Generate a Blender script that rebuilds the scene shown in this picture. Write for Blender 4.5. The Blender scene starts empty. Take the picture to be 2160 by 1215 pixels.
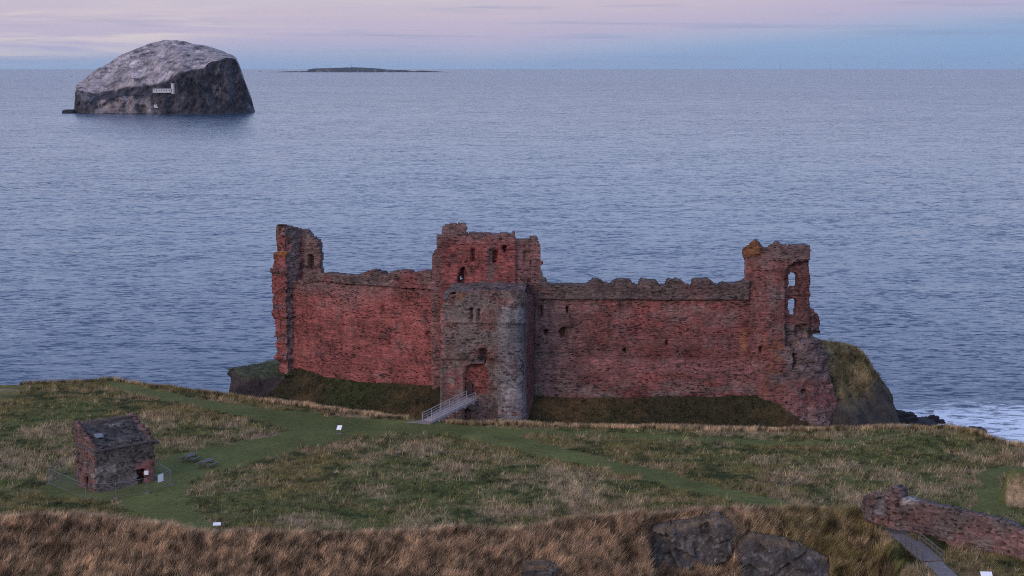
import bpy, math, random
import numpy as np
random.seed(7); rng = np.random.default_rng(7)
S = bpy.context.scene
COL = S.collection
R = math.radians
# ------------------------------------------------------------------ camera
CX, CY, F, ZC = 1080.0, 607.5, 3250.0, 71.0
PIT = math.atan((CY - 137.0) / F)
cam_d = bpy.data.cameras.new("camera"); cam = bpy.data.objects.new("camera", cam_d); COL.objects.link(cam)
cam.location = (0, 0, ZC); cam.rotation_euler = (math.pi / 2 - PIT, 0, 0)
cam_d.sensor_width = 36.0; cam_d.lens = 36.0 * F / 2160.0; cam_d.clip_start = 1.0; cam_d.clip_end = 90000.0
S.camera = cam
S.view_settings.view_transform = 'Standard'; S.view_settings.look = 'None'
S.cycles.use_denoising = False; S.cycles.filter_width = 1.0
S.view_settings.exposure = 0.0; S.view_settings.gamma = 1.0
# ------------------------------------------------------------------ world
SUN_AZ, SUN_EL = R(215), R(24)          # azimuth clockwise from +Y : behind the camera, to the left
W = bpy.data.worlds.new("World"); S.world = W; W.use_nodes = True
nt = W.node_tree; nt.nodes.clear()
def N(t, typ, **kw):
    n = t.nodes.new(typ)
    for k, v in kw.items(): setattr(n, k, v)
    return n
def srgb(r, g, b):
    f = lambda c: (c / 255 / 12.92) if c <= 10 else ((c / 255 + .055) / 1.055) ** 2.4
    return (f(r), f(g), f(b), 1)
def ramp(t, stops, src=None, interp='LINEAR'):
    n = N(t, 'ShaderNodeValToRGB'); cr = n.color_ramp; cr.interpolation = interp
    while len(cr.elements) > 1: cr.elements.remove(cr.elements[-1])
    cr.elements[0].position = stops[0][0]; cr.elements[0].color = stops[0][1]
    for p, c in stops[1:]:
        e = cr.elements.new(p); e.color = c
    if src is not None: t.links.new(src, n.inputs['Fac'])
    return n
def g(v): return (v, v, v, 1)
def math_n(t, op, a, b=None, c=None, clamp=False):
    n = N(t, 'ShaderNodeMath', operation=op); n.use_clamp = clamp
    for i, v in enumerate((a, b, c)):
        if v is None: continue
        if isinstance(v, (int, float)): n.inputs[i].default_value = v
        else: t.links.new(v, n.inputs[i])
    return n.outputs[0]
def mixc(t, fac, a, b, blend='MIX'):
    n = N(t, 'ShaderNodeMix', data_type='RGBA', blend_type=blend)
    for i, v in ((0, fac), (6, a), (7, b)):
        if isinstance(v, (int, float)): n.inputs[i].default_value = v
        elif isinstance(v, tuple): n.inputs[i].default_value = v
        else: t.links.new(v, n.inputs[i])
    return n.outputs[2]
def noise(t, vec, scale, detail=3, rough=.55, dist=0):
    n = N(t, 'ShaderNodeTexNoise'); n.inputs['Scale'].default_value = scale
    n.inputs['Detail'].default_value = detail; n.inputs['Roughness'].default_value = rough
    n.inputs['Distortion'].default_value = dist
    if vec is not None: t.links.new(vec, n.inputs['Vector'])
    return n.outputs['Fac']
def mapping(t, vec, scale=(1, 1, 1), rot=(0, 0, 0), loc=(0, 0, 0)):
    n = N(t, 'ShaderNodeMapping'); n.inputs['Scale'].default_value = scale
    n.inputs['Rotation'].default_value = rot; n.inputs['Location'].default_value = loc
    t.links.new(vec, n.inputs['Vector']); return n.outputs[0]

tc = N(nt, 'ShaderNodeTexCoord'); sep = N(nt, 'ShaderNodeSeparateXYZ'); nt.links.new(tc.outputs['Generated'], sep.inputs[0])
dx, dz = sep.outputs[0], sep.outputs[2]
big = noise(nt, mapping(nt, tc.outputs['Generated'], (1, 1, 9)), 3.0, 4, .55)
shift = math_n(nt, 'MULTIPLY', math_n(nt, 'MAXIMUM', math_n(nt, 'ADD', dx, 0.02), 0.0), 0.074)
elev = math_n(nt, 'SUBTRACT', dz, shift)
elev = math_n(nt, 'ADD', elev, math_n(nt, 'MULTIPLY', math_n(nt, 'SUBTRACT', big, .5), 0.016))
e10 = math_n(nt, 'ADD', math_n(nt, 'MULTIPLY', elev, 10.0), 0.3)      # 0.3 = horizon, 1 unit = 0.1 of sine
band = ramp(nt, [(0.0, srgb(134, 166, 204)), (0.10, srgb(136, 168, 208)), (0.28, srgb(146, 172, 208)), (0.36, srgb(166, 178, 208)),
                 (0.46, srgb(187, 180, 207)), (0.60, srgb(199, 188, 206)), (0.8, srgb(203, 195, 208)), (1.0, srgb(196, 194, 210))], e10)
# streaky cloud : pale cream and slate bars
st = noise(nt, mapping(nt, tc.outputs['Generated'], (1, 1, 16), loc=(3.1, 0, .4)), 6.0, 5, .58, .5)
lowmask = ramp(nt, [(.02, g(0)), (.045, g(1))], math_n(nt, 'SUBTRACT', dz, math_n(nt, 'MULTIPLY', dx, .10)))
lightc = math_n(nt, 'MULTIPLY', ramp(nt, [(.49, g(0)), (.64, g(1))], st).outputs[0], math_n(nt, 'MULTIPLY', lowmask.outputs[0], ramp(nt, [(.42, g(.15)), (.6, g(.9))], big).outputs[0]))
c1 = mixc(nt, lightc, band.outputs[0], srgb(224, 212, 210))
st2 = noise(nt, mapping(nt, tc.outputs['Generated'], (1, 1, 26), loc=(7.7, 2, 1.3)), 7.0, 4, .55, .4)
darkc = math_n(nt, 'MULTIPLY', ramp(nt, [(.55, g(0)), (.72, g(1))], st2).outputs[0], .45)
c2 = mixc(nt, darkc, c1, srgb(140, 156, 190))
sky = N(nt, 'ShaderNodeTexSky', sky_type='NISHITA'); sky.sun_disc = False
sky.sun_elevation = R(6); sky.sun_rotation = SUN_AZ; sky.altitude = 70; sky.dust_density = 2.0; sky.ozone_density = 2.5
skyc = mixc(nt, 1.0, sky.outputs[0], (0.10, 0.10, 0.115, 1), 'MULTIPLY')
up = ramp(nt, [(.05, g(0)), (.16, g(1))], dz)
dome = ramp(nt, [(.05, srgb(180, 186, 212)), (.30, srgb(156, 174, 212)), (.65, srgb(138, 160, 206)), (1, srgb(128, 152, 202))], dz)
upc = mixc(nt, 1.0, mixc(nt, 0.72, skyc, dome.outputs[0]), (1.92, 1.88, 1.84, 1), 'MULTIPLY')
c3 = mixc(nt, up.outputs[0], c2, upc)
bg = N(nt, 'ShaderNodeBackground'); nt.links.new(c3, bg.inputs[0]); bg.inputs[1].default_value = 1.0
wo = N(nt, 'ShaderNodeOutputWorld'); nt.links.new(bg.outputs[0], wo.inputs[0])
# ------------------------------------------------------------------ the low soft light after sunset
sd = bpy.data.lights.new("sun", 'SUN'); so = bpy.data.objects.new("sun", sd); COL.objects.link(so)
sd.energy = 1.5; sd.angle = R(40); sd.color = (1.0, .79, .68)
so.rotation_euler = (math.pi / 2 - SUN_EL, 0, -SUN_AZ + math.pi)
# ------------------------------------------------------------------ projection helpers (pixels of the 2160 x 1215 photo)
CP, SP = math.cos(PIT), math.sin(PIT)
def ray(px, py):
    v = CY - np.asarray(py, float)
    return np.asarray(px, float) - CX, F * CP + v * SP, -F * SP + v * CP
def at_y(px, py, Y):
    a, b, c = ray(px, py); return np.array([a / b * Y, Y, ZC + c / b * Y])
def at_z(px, py, z):
    a, b, c = ray(px, py); k = (z - ZC) / c; return np.array([a * k, b * k, z])
def proj(x, y, z):
    dzz = z - ZC; d = y * CP - dzz * SP
    return CX + F * x / d, CY - F * (y * SP + dzz * CP) / d
# ------------------------------------------------------------------ numpy noise
def _h(i, j, k):
    n = (i * 374761393 + j * 668265263 + k * 2147483647 % 4294967291) & 0xFFFFFFFF
    n = ((n ^ (n >> 13)) * 1274126177) & 0xFFFFFFFF
    n = (n ^ (n >> 16)) * 2246822519 & 0xFFFFFFFF
    return ((n ^ (n >> 15)) & 0xFFFF) / 65535.0
def vn(x, y, z=None):
    x = np.asarray(x, float); y = np.asarray(y, float); z = np.zeros_like(x) if z is None else np.asarray(z, float)
    i, j, k = np.floor(x).astype(np.int64), np.floor(y).astype(np.int64), np.floor(z).astype(np.int64)
    f = lambda t: t * t * (3 - 2 * t)
    u, v, w = f(x - i), f(y - j), f(z - k); r = 0
    for a in (0, 1):
        for b in (0, 1):
            for c in (0, 1):
                r = r + _h(i + a + 1000, j + b + 1000, (k + c + 1000) * 7919) * (u if a else 1 - u) * (v if b else 1 - v) * (w if c else 1 - w)
    return r * 2 - 1
def fbm(x, y, z=None, o=4, gain=.5):
    r = 0; a = 1; s = 0
    for q in range(o):
        m = 2.03 ** q
        r = r + a * vn(np.asarray(x) * m + 13.7 * q, np.asarray(y) * m + 5.1 * q, None if z is None else np.asarray(z) * m); s += a; a *= gain
    return r / s
def smooth(a, b, t):
    t = np.clip((np.asarray(t, float) - a) / (b - a), 0, 1); return t * t * (3 - 2 * t)
def inpoly(px, py, poly):
    px = np.asarray(px, float); py = np.asarray(py, float); c = np.zeros(px.shape, bool); n = len(poly)
    for i in range(n):
        x1, y1 = poly[i]; x2, y2 = poly[(i + 1) % n]
        if y1 == y2: continue
        c ^= ((y1 > py) != (y2 > py)) & (px < (x2 - x1) * (py - y1) / (y2 - y1) + x1)
    return c
# ------------------------------------------------------------------ object helpers
def tag(o, label=None, cat=None, group=None, kind=None):
    for k, v in (('label', label), ('category', cat), ('group', group), ('kind', kind)):
        if v: o[k] = v
    return o
def empty(name, loc, label, cat, group=None, rz=0):
    o = bpy.data.objects.new(name, None); COL.objects.link(o); o.location = tuple(loc); o.rotation_euler = (0, 0, rz)
    o.empty_display_size = .5
    return tag(o, label, cat, group)
def mesh_np(name, V, faces, mat, parent=None, col=None, smooth_sh=False):
    """faces : list of (n,k) int arrays, vertices in world space"""
    V = np.asarray(V, float).copy()
    if parent is not None:
        q = parent
        while q is not None: V -= np.array(q.location); q = q.parent
    me = bpy.data.meshes.new(name); me.vertices.add(len(V)); me.vertices.foreach_set('co', V.astype(np.float32).ravel())
    faces = [np.asarray(f, np.int32) for f in faces if len(f)]
    loops = np.concatenate([f.ravel() for f in faces]); tot = np.concatenate([np.full(len(f), f.shape[1], np.int32) for f in faces])
    me.loops.add(len(loops)); me.loops.foreach_set('vertex_index', loops)
    me.polygons.add(len(tot)); st_ = np.zeros(len(tot), np.int32); st_[1:] = np.cumsum(tot)[:-1]
    me.polygons.foreach_set('loop_start', st_)
    try: me.polygons.foreach_set('loop_total', tot)
    except Exception: pass
    me.update(calc_edges=True); me.validate()
    if col is not None:
        a = me.color_attributes.new('Col', 'FLOAT_COLOR', 'POINT')
        c4 = np.ones((len(V), 4), np.float32); c4[:, :3] = col; a.data.foreach_set('color', c4.ravel())
    if smooth_sh: me.polygons.foreach_set('use_smooth', np.ones(len(tot), bool))
    o = bpy.data.objects.new(name, me); COL.objects.link(o)
    if mat is not None: me.materials.append(mat)
    if parent is not None: o.parent = parent
    return o
class MB:
    """collects boxes, bars and prisms, links them as one object"""
    def __init__(s): s.v = []; s.f = []
    def hexa(s, p):
        b = len(s.v); s.v += [tuple(q) for q in p]
        for q in ((0, 3, 2, 1), (4, 5, 6, 7), (0, 1, 5, 4), (1, 2, 6, 5), (2, 3, 7, 6), (3, 0, 4, 7)): s.f.append([b + i for i in q])
    def box(s, x0, x1, y0, y1, z0, z1):
        s.hexa([(x0, y0, z0), (x1, y0, z0), (x1, y1, z0), (x0, y1, z0), (x0, y0, z1), (x1, y0, z1), (x1, y1, z1), (x0, y1, z1)])
    def bar(s, a, b, w, h=None):
        a = np.array(a, float); b = np.array(b, float); h = h or w; d = b - a; d /= np.linalg.norm(d)
        up_ = np.array([0, 0, 1.]) if abs(d[2]) < .95 else np.array([0, 1., 0])
        r = np.cross(d, up_); r /= np.linalg.norm(r); u = np.cross(r, d); r = r * w / 2; u = u * h / 2
        s.hexa([a - r - u, a + r - u, b + r - u, b - r - u, a - r + u, a + r + u, b + r + u, b - r + u])
    def lathe(s, c, prof, n=12):
        b = len(s.v); c = np.array(c, float)
        for r, z in prof:
            for i in range(n):
                t = 2 * math.pi * i / n; s.v.append((c[0] + r * math.cos(t), c[1] + r * math.sin(t), c[2] + z))
        for k in range(len(prof) - 1):
            for i in range(n):
                j = (i + 1) % n; s.f.append([b + k * n + i, b + k * n + j, b + (k + 1) * n + j, b + (k + 1) * n + i])
        s.f.append([b + i for i in range(n)][::-1]); s.f.append([b + (len(prof) - 1) * n + i for i in range(n)])
    def build(s, name, mat, parent=None, world=True, bevel=0):
        V = np.array(s.v, float)
        if world and parent is not None:
            q = parent
            while q is not None: V = V - np.array(q.location); q = q.parent
        me = bpy.data.meshes.new(name); me.from_pydata([tuple(v) for v in V], [], s.f); me.update()
        me.materials.append(mat); o = bpy.data.objects.new(name, me); COL.objects.link(o)
        if parent is not None: o.parent = parent
        if bevel:
            m = o.modifiers.new('bevel', 'BEVEL'); m.width = bevel; m.segments = 1
        return o
def copy_tree(o, parent=None):
    c = o.copy(); COL.objects.link(c)
    if parent is not None: c.parent = parent
    for ch in [q for q in list(COL.objects) if q.parent == o]: copy_tree(ch, c)
    return c
# ------------------------------------------------------------------ materials
def newmat(name):
    m = bpy.data.materials.new(name); m.use_nodes = True; t = m.node_tree; t.nodes.clear()
    p = N(t, 'ShaderNodeBsdfPrincipled'); o = N(t, 'ShaderNodeOutputMaterial'); t.links.new(p.outputs[0], o.inputs[0])
    p.inputs['Specular IOR Level'].default_value = .25
    return m, t, p
def setin(t, p, name, v):
    if isinstance(v, (int, float, tuple)): p.inputs[name].default_value = v
    else: t.links.new(v, p.inputs[name])
def bump(t, p, height, strength, dist):
    b = N(t, 'ShaderNodeBump'); b.inputs['Strength'].default_value = strength; b.inputs['Distance'].default_value = dist
    t.links.new(height, b.inputs['Height']); t.links.new(b.outputs[0], p.inputs['Normal'])
def attr(t):
    a = N(t, 'ShaderNodeVertexColor'); a.layer_name = 'Col'; return a.outputs[0]
def masonry(name, scale=2.3, flat=2.5, contrast=1.0, pits=.09):
    m, t, p = newmat(name)
    oc = N(t, 'ShaderNodeTexCoord').outputs['Object']
    vec = mapping(t, oc, (1, 1, flat))
    wob = N(t, 'ShaderNodeTexNoise'); wob.inputs['Scale'].default_value = 1.3; t.links.new(vec, wob.inputs['Vector'])
    va = N(t, 'ShaderNodeVectorMath', operation='MULTIPLY_ADD'); t.links.new(wob.outputs['Color'], va.inputs[0]); va.inputs[1].default_value = (.35, .35, .35); t.links.new(vec, va.inputs[2])
    vo = N(t, 'ShaderNodeTexVoronoi'); vo.inputs['Scale'].default_value = scale; t.links.new(va.outputs[0], vo.inputs['Vector'])
    s3 = N(t, 'ShaderNodeSeparateColor'); t.links.new(vo.outputs['Color'], s3.inputs[0])
    lo = 1 - .55 * contrast
    pn = noise(t, mapping(t, oc, (.5, .5, 1)), .35, 3, .6)
    rnd = math_n(t, 'ADD', s3.outputs[0], math_n(t, 'MULTIPLY', math_n(t, 'SUBTRACT', pn, .5), .9))
    st_ = ramp(t, [(0, g(lo * .5)), (pits, g(lo)), (pits + .12, g(.82)), (.6, g(1.02)), (.9, g(1.0 + .35 * contrast)), (1, g(1.0 + .6 * contrast))], rnd)
    c = mixc(t, 1, attr(t), st_.outputs[0], 'MULTIPLY')
    cr_ = noise(t, mapping(t, oc, (.22, .22, 3.2)), 1.0, 3, .6); c = mixc(t, 1, c, ramp(t, [(.3, g(.72)), (.5, g(1.0)), (.7, g(1.24))], cr_).outputs[0], 'MULTIPLY')
    n1 = noise(t, oc, .22, 4, .6)
    c = mixc(t, 1, c, ramp(t, [(.3, g(.76)), (.5, g(1.0)), (.72, g(1.2))], n1).outputs[0], 'MULTIPLY')
    n2 = noise(t, mapping(t, oc, (1, 1, .35)), .9, 4, .65)                      # dark runs of damp and lichen
    c = mixc(t, ramp(t, [(.48, g(0)), (.70, g(.75))], n2).outputs[0], c, mixc(t, 1, c, (.42, .46, .45, 1), 'MULTIPLY'))
    n3 = noise(t, oc, 7, 4, .7)
    c = mixc(t, 1, c, ramp(t, [(.25, g(.7)), (.75, g(1.3))], n3).outputs[0], 'MULTIPLY')
    setin(t, p, 'Base Color', c); p.inputs['Roughness'].default_value = .95
    h = math_n(t, 'ADD', rnd, math_n(t, 'MULTIPLY', n3, .6)); bump(t, p, h, .7, .09)
    return m
def rockmat(name, sc=1.0, bumpd=.5):
    m, t, p = newmat(name)
    oc = N(t, 'ShaderNodeTexCoord').outputs['Object']
    n1 = noise(t, mapping(t, oc, (1, 1, .55)), .5 * sc, 6, .65); n2 = noise(t, oc, 3.0 * sc, 5, .7)
    vo = N(t, 'ShaderNodeTexVoronoi', feature='DISTANCE_TO_EDGE'); vo.inputs['Scale'].default_value = .7 * sc
    t.links.new(mapping(t, oc, (1, 1, .8)), vo.inputs['Vector'])
    c = mixc(t, 1, attr(t), ramp(t, [(.28, g(.35)), (.5, g(.95)), (.72, g(1.6))], n1).outputs[0], 'MULTIPLY')
    c = mixc(t, 1, c, ramp(t, [(.3, g(.55)), (.7, g(1.4))], n2).outputs[0], 'MULTIPLY')
    setin(t, p, 'Base Color', c); p.inputs['Roughness'].default_value = .92
    h = math_n(t, 'ADD', n1, math_n(t, 'ADD', math_n(t, 'MULTIPLY', n2, .35), math_n(t, 'MULTIPLY', vo.outputs['Distance'], .5)))
    bump(t, p, h, .9, bumpd); return m
def plain(name, c, rough=.7, var=.25, sc=3.0, stretch=(1, 1, 1), metal=0):
    m, t, p = newmat(name); oc = N(t, 'ShaderNodeTexCoord').outputs['Object']
    n1 = noise(t, mapping(t, oc, stretch), sc, 4, .6)
    setin(t, p, 'Base Color', mixc(t, 1, c, ramp(t, [(.25, g(1 - var)), (.75, g(1 + var))], n1).outputs[0], 'MULTIPLY'))
    p.inputs['Roughness'].default_value = rough; p.inputs['Metallic'].default_value = metal
    bump(t, p, n1, .2, .02); return m
M_STONE = masonry('rubble_sandstone'); M_ASHLAR = masonry('weathered_ashlar', 2.6, 1.6, .75, .12)
M_ROCK = rockmat('cliff_rock', .9, .6); M_SMALLROCK = rockmat('outcrop_rock', 1.6, .35)
M_WOOD = plain('bleached_timber', (.33, .295, .305, 1), .8, .25, 2.0, (1, 1, 6)); M_DARKWOOD = plain('dark_timber', (.10, .085, .085, 1), .8, .3, 3)
M_TABLE = plain('weathered_table_timber', (.135, .12, .112, 1), .85, .3, 4); M_METAL = plain('galvanised_steel', (.18, .20, .215, 1), .5, .15, 4, metal=.3)
M_WHITE = plain('white_painted_board', (.82, .82, .84, 1), .5, .05, 3); M_WHITEWALL = plain('whitewashed_wall', (.46, .46, .47, 1), .8, .06, .3)
M_BLACK = plain('black_paint', (.02, .02, .025, 1), .5, .1, 3); M_PAVE = plain('grey_gravel_path', (.165, .142, .142, 1), .95, .3, 2.5)
M_DOOR = plain('dark_oak_door', (.05, .03, .028, 1), .8, .3, 3); M_TURB = plain('turbine_grey', (.42, .45, .50, 1), .6, .05, 1)
def grassmat():
    m, t, p = newmat('grass_blade'); t.nodes.remove(p)
    d = N(t, 'ShaderNodeBsdfDiffuse'); tr = N(t, 'ShaderNodeBsdfTranslucent'); mx = N(t, 'ShaderNodeMixShader'); mx.inputs[0].default_value = .4
    a = attr(t); t.links.new(a, d.inputs[0]); t.links.new(a, tr.inputs[0]); t.links.new(d.outputs[0], mx.inputs[1]); t.links.new(tr.outputs[0], mx.inputs[2])
    o = [n for n in t.nodes if n.type == 'OUTPUT_MATERIAL'][0]; t.links.new(mx.outputs[0], o.inputs[0]); return m
M_GRASS = grassmat()
def groundmat(name, var=.45):
    m, t, p = newmat(name); oc = N(t, 'ShaderNodeTexCoord').outputs['Object']
    n1 = noise(t, oc, 1.3, 5, .7); n2 = noise(t, oc, 7, 4, .7)
    c = mixc(t, 1, attr(t), ramp(t, [(.3, g(1 - var)), (.7, g(1 + var))], n1).outputs[0], 'MULTIPLY')
    c = mixc(t, 1, c, ramp(t, [(.3, g(1 - var)), (.7, g(1 + var))], n2).outputs[0], 'MULTIPLY')
    setin(t, p, 'Base Color', c); p.inputs['Roughness'].default_value = 1.0; p.inputs['Specular IOR Level'].default_value = 0.1
    bump(t, p, math_n(t, 'ADD', n1, math_n(t, 'MULTIPLY', n2, .4)), .7, .25); return m
M_GROUND = groundmat('turf_ground'); M_MOWN = groundmat('mown_turf', .22)
# ------------------------------------------------------------------ the sea
def seamat():
    m, t, p = newmat('sea_water'); oc = N(t, 'ShaderNodeTexCoord').outputs['Object']
    p.inputs['IOR'].default_value = 1.33; p.inputs['Specular IOR Level'].default_value = .5
    sx = N(t, 'ShaderNodeSeparateXYZ'); t.links.new(oc, sx.inputs[0])
    # waves : three sizes, crests a little longer than they are deep
    def slope(sc, rot, k, det, stretch=.5):
        n = N(t, 'ShaderNodeTexNoise'); n.inputs['Scale'].default_value = sc; n.inputs['Detail'].default_value = det; n.inputs['Roughness'].default_value = .6; n.inputs['Distortion'].default_value = .3
        t.links.new(mapping(t, oc, (stretch, 1, 1), (0, 0, R(rot))), n.inputs['Vector'])
        v = N(t, 'ShaderNodeVectorMath', operation='MULTIPLY_ADD'); t.links.new(n.outputs['Color'], v.inputs[0]); v.inputs[1].default_value = (k * .6, k, 0); v.inputs[2].default_value = (-k * .3, -k * .5, 0); return v.outputs[0]
    def vadd(a, b):
        v = N(t, 'ShaderNodeVectorMath', operation='ADD'); t.links.new(a, v.inputs[0]); t.links.new(b, v.inputs[1]); return v.outputs[0]
    patch = ramp(t, [(.35, g(.72)), (.65, g(1.15))], noise(t, mapping(t, oc, (.25, 1, 1)), .004, 4, .6)).outputs[0]
    sl = vadd(vadd(slope(.07, 14, .30, 2), slope(.56, -9, 1.0, 3, .38)), slope(1.3, 16, .7, 2, .4))
    sc_ = N(t, 'ShaderNodeVectorMath', operation='SCALE'); t.links.new(sl, sc_.inputs[0]); dist = N(t, 'ShaderNodeVectorMath', operation='LENGTH'); t.links.new(oc, dist.inputs[0])
    gr_ = math_n(t, 'ADD', 1.0, math_n(t, 'MULTIPLY', math_n(t, 'MINIMUM', math_n(t, 'DIVIDE', dist.outputs['Value'], 3500.0), 1.0), 1.5)); t.links.new(math_n(t, 'MULTIPLY', patch, gr_), sc_.inputs['Scale'])
    # wind waves run towards the shore : their steep fronts face the land
    sp_ = N(t, 'ShaderNodeSeparateXYZ'); t.links.new(sc_.outputs[0], sp_.inputs[0]); cb = N(t, 'ShaderNodeCombineXYZ'); t.links.new(sp_.outputs[0], cb.inputs[0])
    t.links.new(math_n(t, 'MULTIPLY', math_n(t, 'ADD', math_n(t, 'MAXIMUM', sp_.outputs[1], 0.0), 0.035), -1.0), cb.inputs[1])
    up1 = N(t, 'ShaderNodeVectorMath', operation='ADD'); t.links.new(cb.outputs[0], up1.inputs[0]); up1.inputs[1].default_value = (0, 0, 1)
    nm = N(t, 'ShaderNodeVectorMath', operation='NORMALIZE'); t.links.new(up1.outputs[0], nm.inputs[0]); t.links.new(nm.outputs[0], p.inputs['Normal'])
    far_r = ramp(t, [(0, g(.06)), (.15, g(.10)), (1, g(.16))], math_n(t, 'DIVIDE', dist.outputs['Value'], 6000.0)).outputs[0]
    # foam where the swell breaks on the reef below the headland
    def axis(o, c0, w): return math_n(t, 'POWER', math_n(t, 'DIVIDE', math_n(t, 'SUBTRACT', o, c0), w), 2.0)
    rad = math_n(t, 'ADD', axis(sx.outputs[0], 98.0, 36.0), axis(sx.outputs[1], 297.0, 32.0))
    near = ramp(t, [(0, g(1)), (.45, g(.8)), (1, g(0))], rad).outputs[0]
    fn = noise(t, mapping(t, oc, (.45, 1, 1), (0, 0, R(-12))), .42, 6, .68, 1.2)
    foam = ramp(t, [(.0, g(0)), (.02, g(0)), (.12, g(1))], math_n(t, 'SUBTRACT', math_n(t, 'ADD', math_n(t, 'MULTIPLY', near, .315), fn), .70)).outputs[0]
    foam = math_n(t, 'MULTIPLY', foam, near)
    setin(t, p, 'Base Color', mixc(t, foam, (.026, .050, .100, 1), (.72, .76, .82, 1)))
    setin(t, p, 'Roughness', math_n(t, 'ADD', math_n(t, 'MULTIPLY', foam, .6), far_r))
    return m
def build_sea():
    rr = [0, 150, 300, 600, 1200, 2500, 5000, 10000, 18000, 27000]; n = 96; V = [(0, 0, 0)]; f3 = []; f4 = []
    for r in rr[1:]:
        for i in range(n): V.append((r * math.cos(2 * math.pi * i / n), r * math.sin(2 * math.pi * i / n), 0))
    for i in range(n): f3.append((0, 1 + i, 1 + (i + 1) % n))
    for k in range(len(rr) - 2):
        a = 1 + k * n; b = a + n
        for i in range(n): j = (i + 1) % n; f4.append((a + i, b + i, b + j, a + j))
    o = mesh_np('sea', V, [f3, f4], seamat()); tag(o, kind='structure')
build_sea()
# ------------------------------------------------------------------ terrain
ZF = 17.0
def pxline(pts, z): P = np.array([at_z(a, b, z) for a, b in pts]); return P[:, 0], P[:, 1]
EX, EY = pxline([(-400, 800), (0, 813), (120, 806), (240, 801), (330, 815), (470, 836), (560, 850), (640, 858), (720, 868), (800, 878), (880, 887), (1000, 894), (1200, 899), (1400, 905), (1640, 912),
                 (1750, 909), (1900, 903), (2000, 905), (2060, 915), (2110, 932), (2160, 945), (2400, 1000)], ZF)
CXx, CYy = [], []
CRZ = []
for a, b, z in [(-300, 1088, 20.2), (0, 1088, 20.2), (120, 1085, 20.2), (230, 1092, 20.2), (320, 1108, 20), (420, 1122, 19.6), (520, 1122, 19.6), (700, 1122, 19.6), (900, 1118, 19.6), (1060, 1112, 19.6),
                (1200, 1096, 19.8), (1300, 1084, 20), (1440, 1077, 20), (1560, 1070, 19.6), (1640, 1069, 19.2), (1740, 1074, 18.4), (1800, 1080, 17.8), (1850, 1100, 17.0), (1900, 1130, 16.9), (2300, 1150, 16.9)]:
    q = at_z(a, b, z); CXx.append(q[0]); CYy.append(q[1]); CRZ.append(z - .5 * (a < 1800))
CXx, CYy, CRZ = map(np.array, (CXx, CYy, CRZ))
# base line of the castle walls
WX, WY, WZ = [], [], []
for a, b, Y in [(555, 848, 257), (590, 812, 260), (622, 777, 263), (690, 793, 258.5), (750, 800, 256), (850, 806, 252.5), (930, 810, 249.5), (1120, 832, 249), (1200, 834, 249.5), (1640, 836, 250), (1760, 900, 251)]:
    q = at_y(a, b, Y); WX.append(q[0]); WY.append(Y); WZ.append(q[2])
WX, WY, WZ = map(np.array, (WX, WY, WZ))
CARVE = []
MOUND_C = at_z(2176, 1058, 17.0)
HOL = [at_z(1925, 1205, 15), at_z(1975, 1178, 15), at_z(2040, 1170, 15), at_z(2120, 1190, 14)]
def segdist(x, y, pts):
    d = np.full(np.shape(x), 1e9)
    for p, q in zip(pts[:-1], pts[1:]):
        vx, vy = q[0] - p[0], q[1] - p[1]; L = vx * vx + vy * vy
        t = np.clip(((x - p[0]) * vx + (y - p[1]) * vy) / L, 0, 1)
        d = np.minimum(d, np.hypot(x - p[0] - t * vx, y - p[1] - t * vy))
    return d
def height(x, y):
    x = np.asarray(x, float); y = np.asarray(y, float)
    zf = ZF + .35 * fbm(x / 22, y / 22, o=2) + .18 * fbm(x / 5, y / 5, o=2)
    ye = np.interp(x, EX, EY) + .5 * fbm(x / 6, x * 0 + 3.3, o=2)
    zf = zf + .25 * np.exp(-((y - ye + 1.2) / 1.2) ** 2)
    # foreground bank
    yc = np.interp(x, CXx, CYy); zc = np.interp(x, CXx, CRZ) + .35 * fbm(x / 7, x * 0 + 9.1, o=2)
    back = zc - .55 * np.maximum(y - yc, 0)
    front = zc - .52 * np.maximum(yc - y, 0) + .45 * fbm(x / 4, y / 4, o=3) * smooth(0, 3, yc - y)
    front = np.maximum(front, 9.0)
    right = smooth(40.5, 43.5, x)                       # the gate passage cuts the bank off here
    zb_ = np.where(y > yc, np.maximum(zf, back), front)
    z = zb_ * (1 - right) + zf * right
    for x0, x1, yp, zb0, sl_ in CARVE:
        m_ = smooth(x0 - .4, x0 + .4, x) * (1 - smooth(x1 - .4, x1 + .4, x)) * (1 - smooth(yp + 1.2, yp + 2.2, y)); z = z - m_ * np.maximum(z - (zb0 + sl_ * (x - x0) - .28 * (yp - y)), 0)
    dh = segdist(x, y, HOL); z = z - 3.6 * (1 - smooth(.4, 2.6, dh)) * smooth(41, 43.5, x)
    z = z + 4.1 * (1 - smooth(2.2, 3.2, np.hypot((x - MOUND_C[0]) / 1.35, y - MOUND_C[1]) + .5 * fbm(x / 1.5, y / 1.5, o=2)))
    # ditch and berm
    t = y - ye
    inside = smooth(WX[0] - 3, WX[0] + 1, x) * (1 - smooth(WX[-1] - 2, WX[-1] + 4, x))
    drop_d = 6.5 * smooth(0, 6, t); drop_c = np.maximum(t, 0) * 1.15
    zd = zf - drop_d * inside - np.minimum(drop_c, 22) * (1 - inside)
    yw = np.interp(x, WX, WY); zw = np.interp(x, WX, WZ)
    berm = zw + .15 - .66 * np.maximum(yw - y, 0) + .25 * fbm(x / 3, y / 3, o=3)
    berm = np.where(y > yw + 1.5, zw - 2.2 * (y - yw - 1.5), berm)
    berm = berm * inside + (-5) * (1 - inside)
    out = np.where(t > 0, np.maximum(zd, berm), z)
    out = np.where(t > 30, np.minimum(out, 60 - 1.2 * t), out)
    return np.maximum(out, -4.0)
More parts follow.
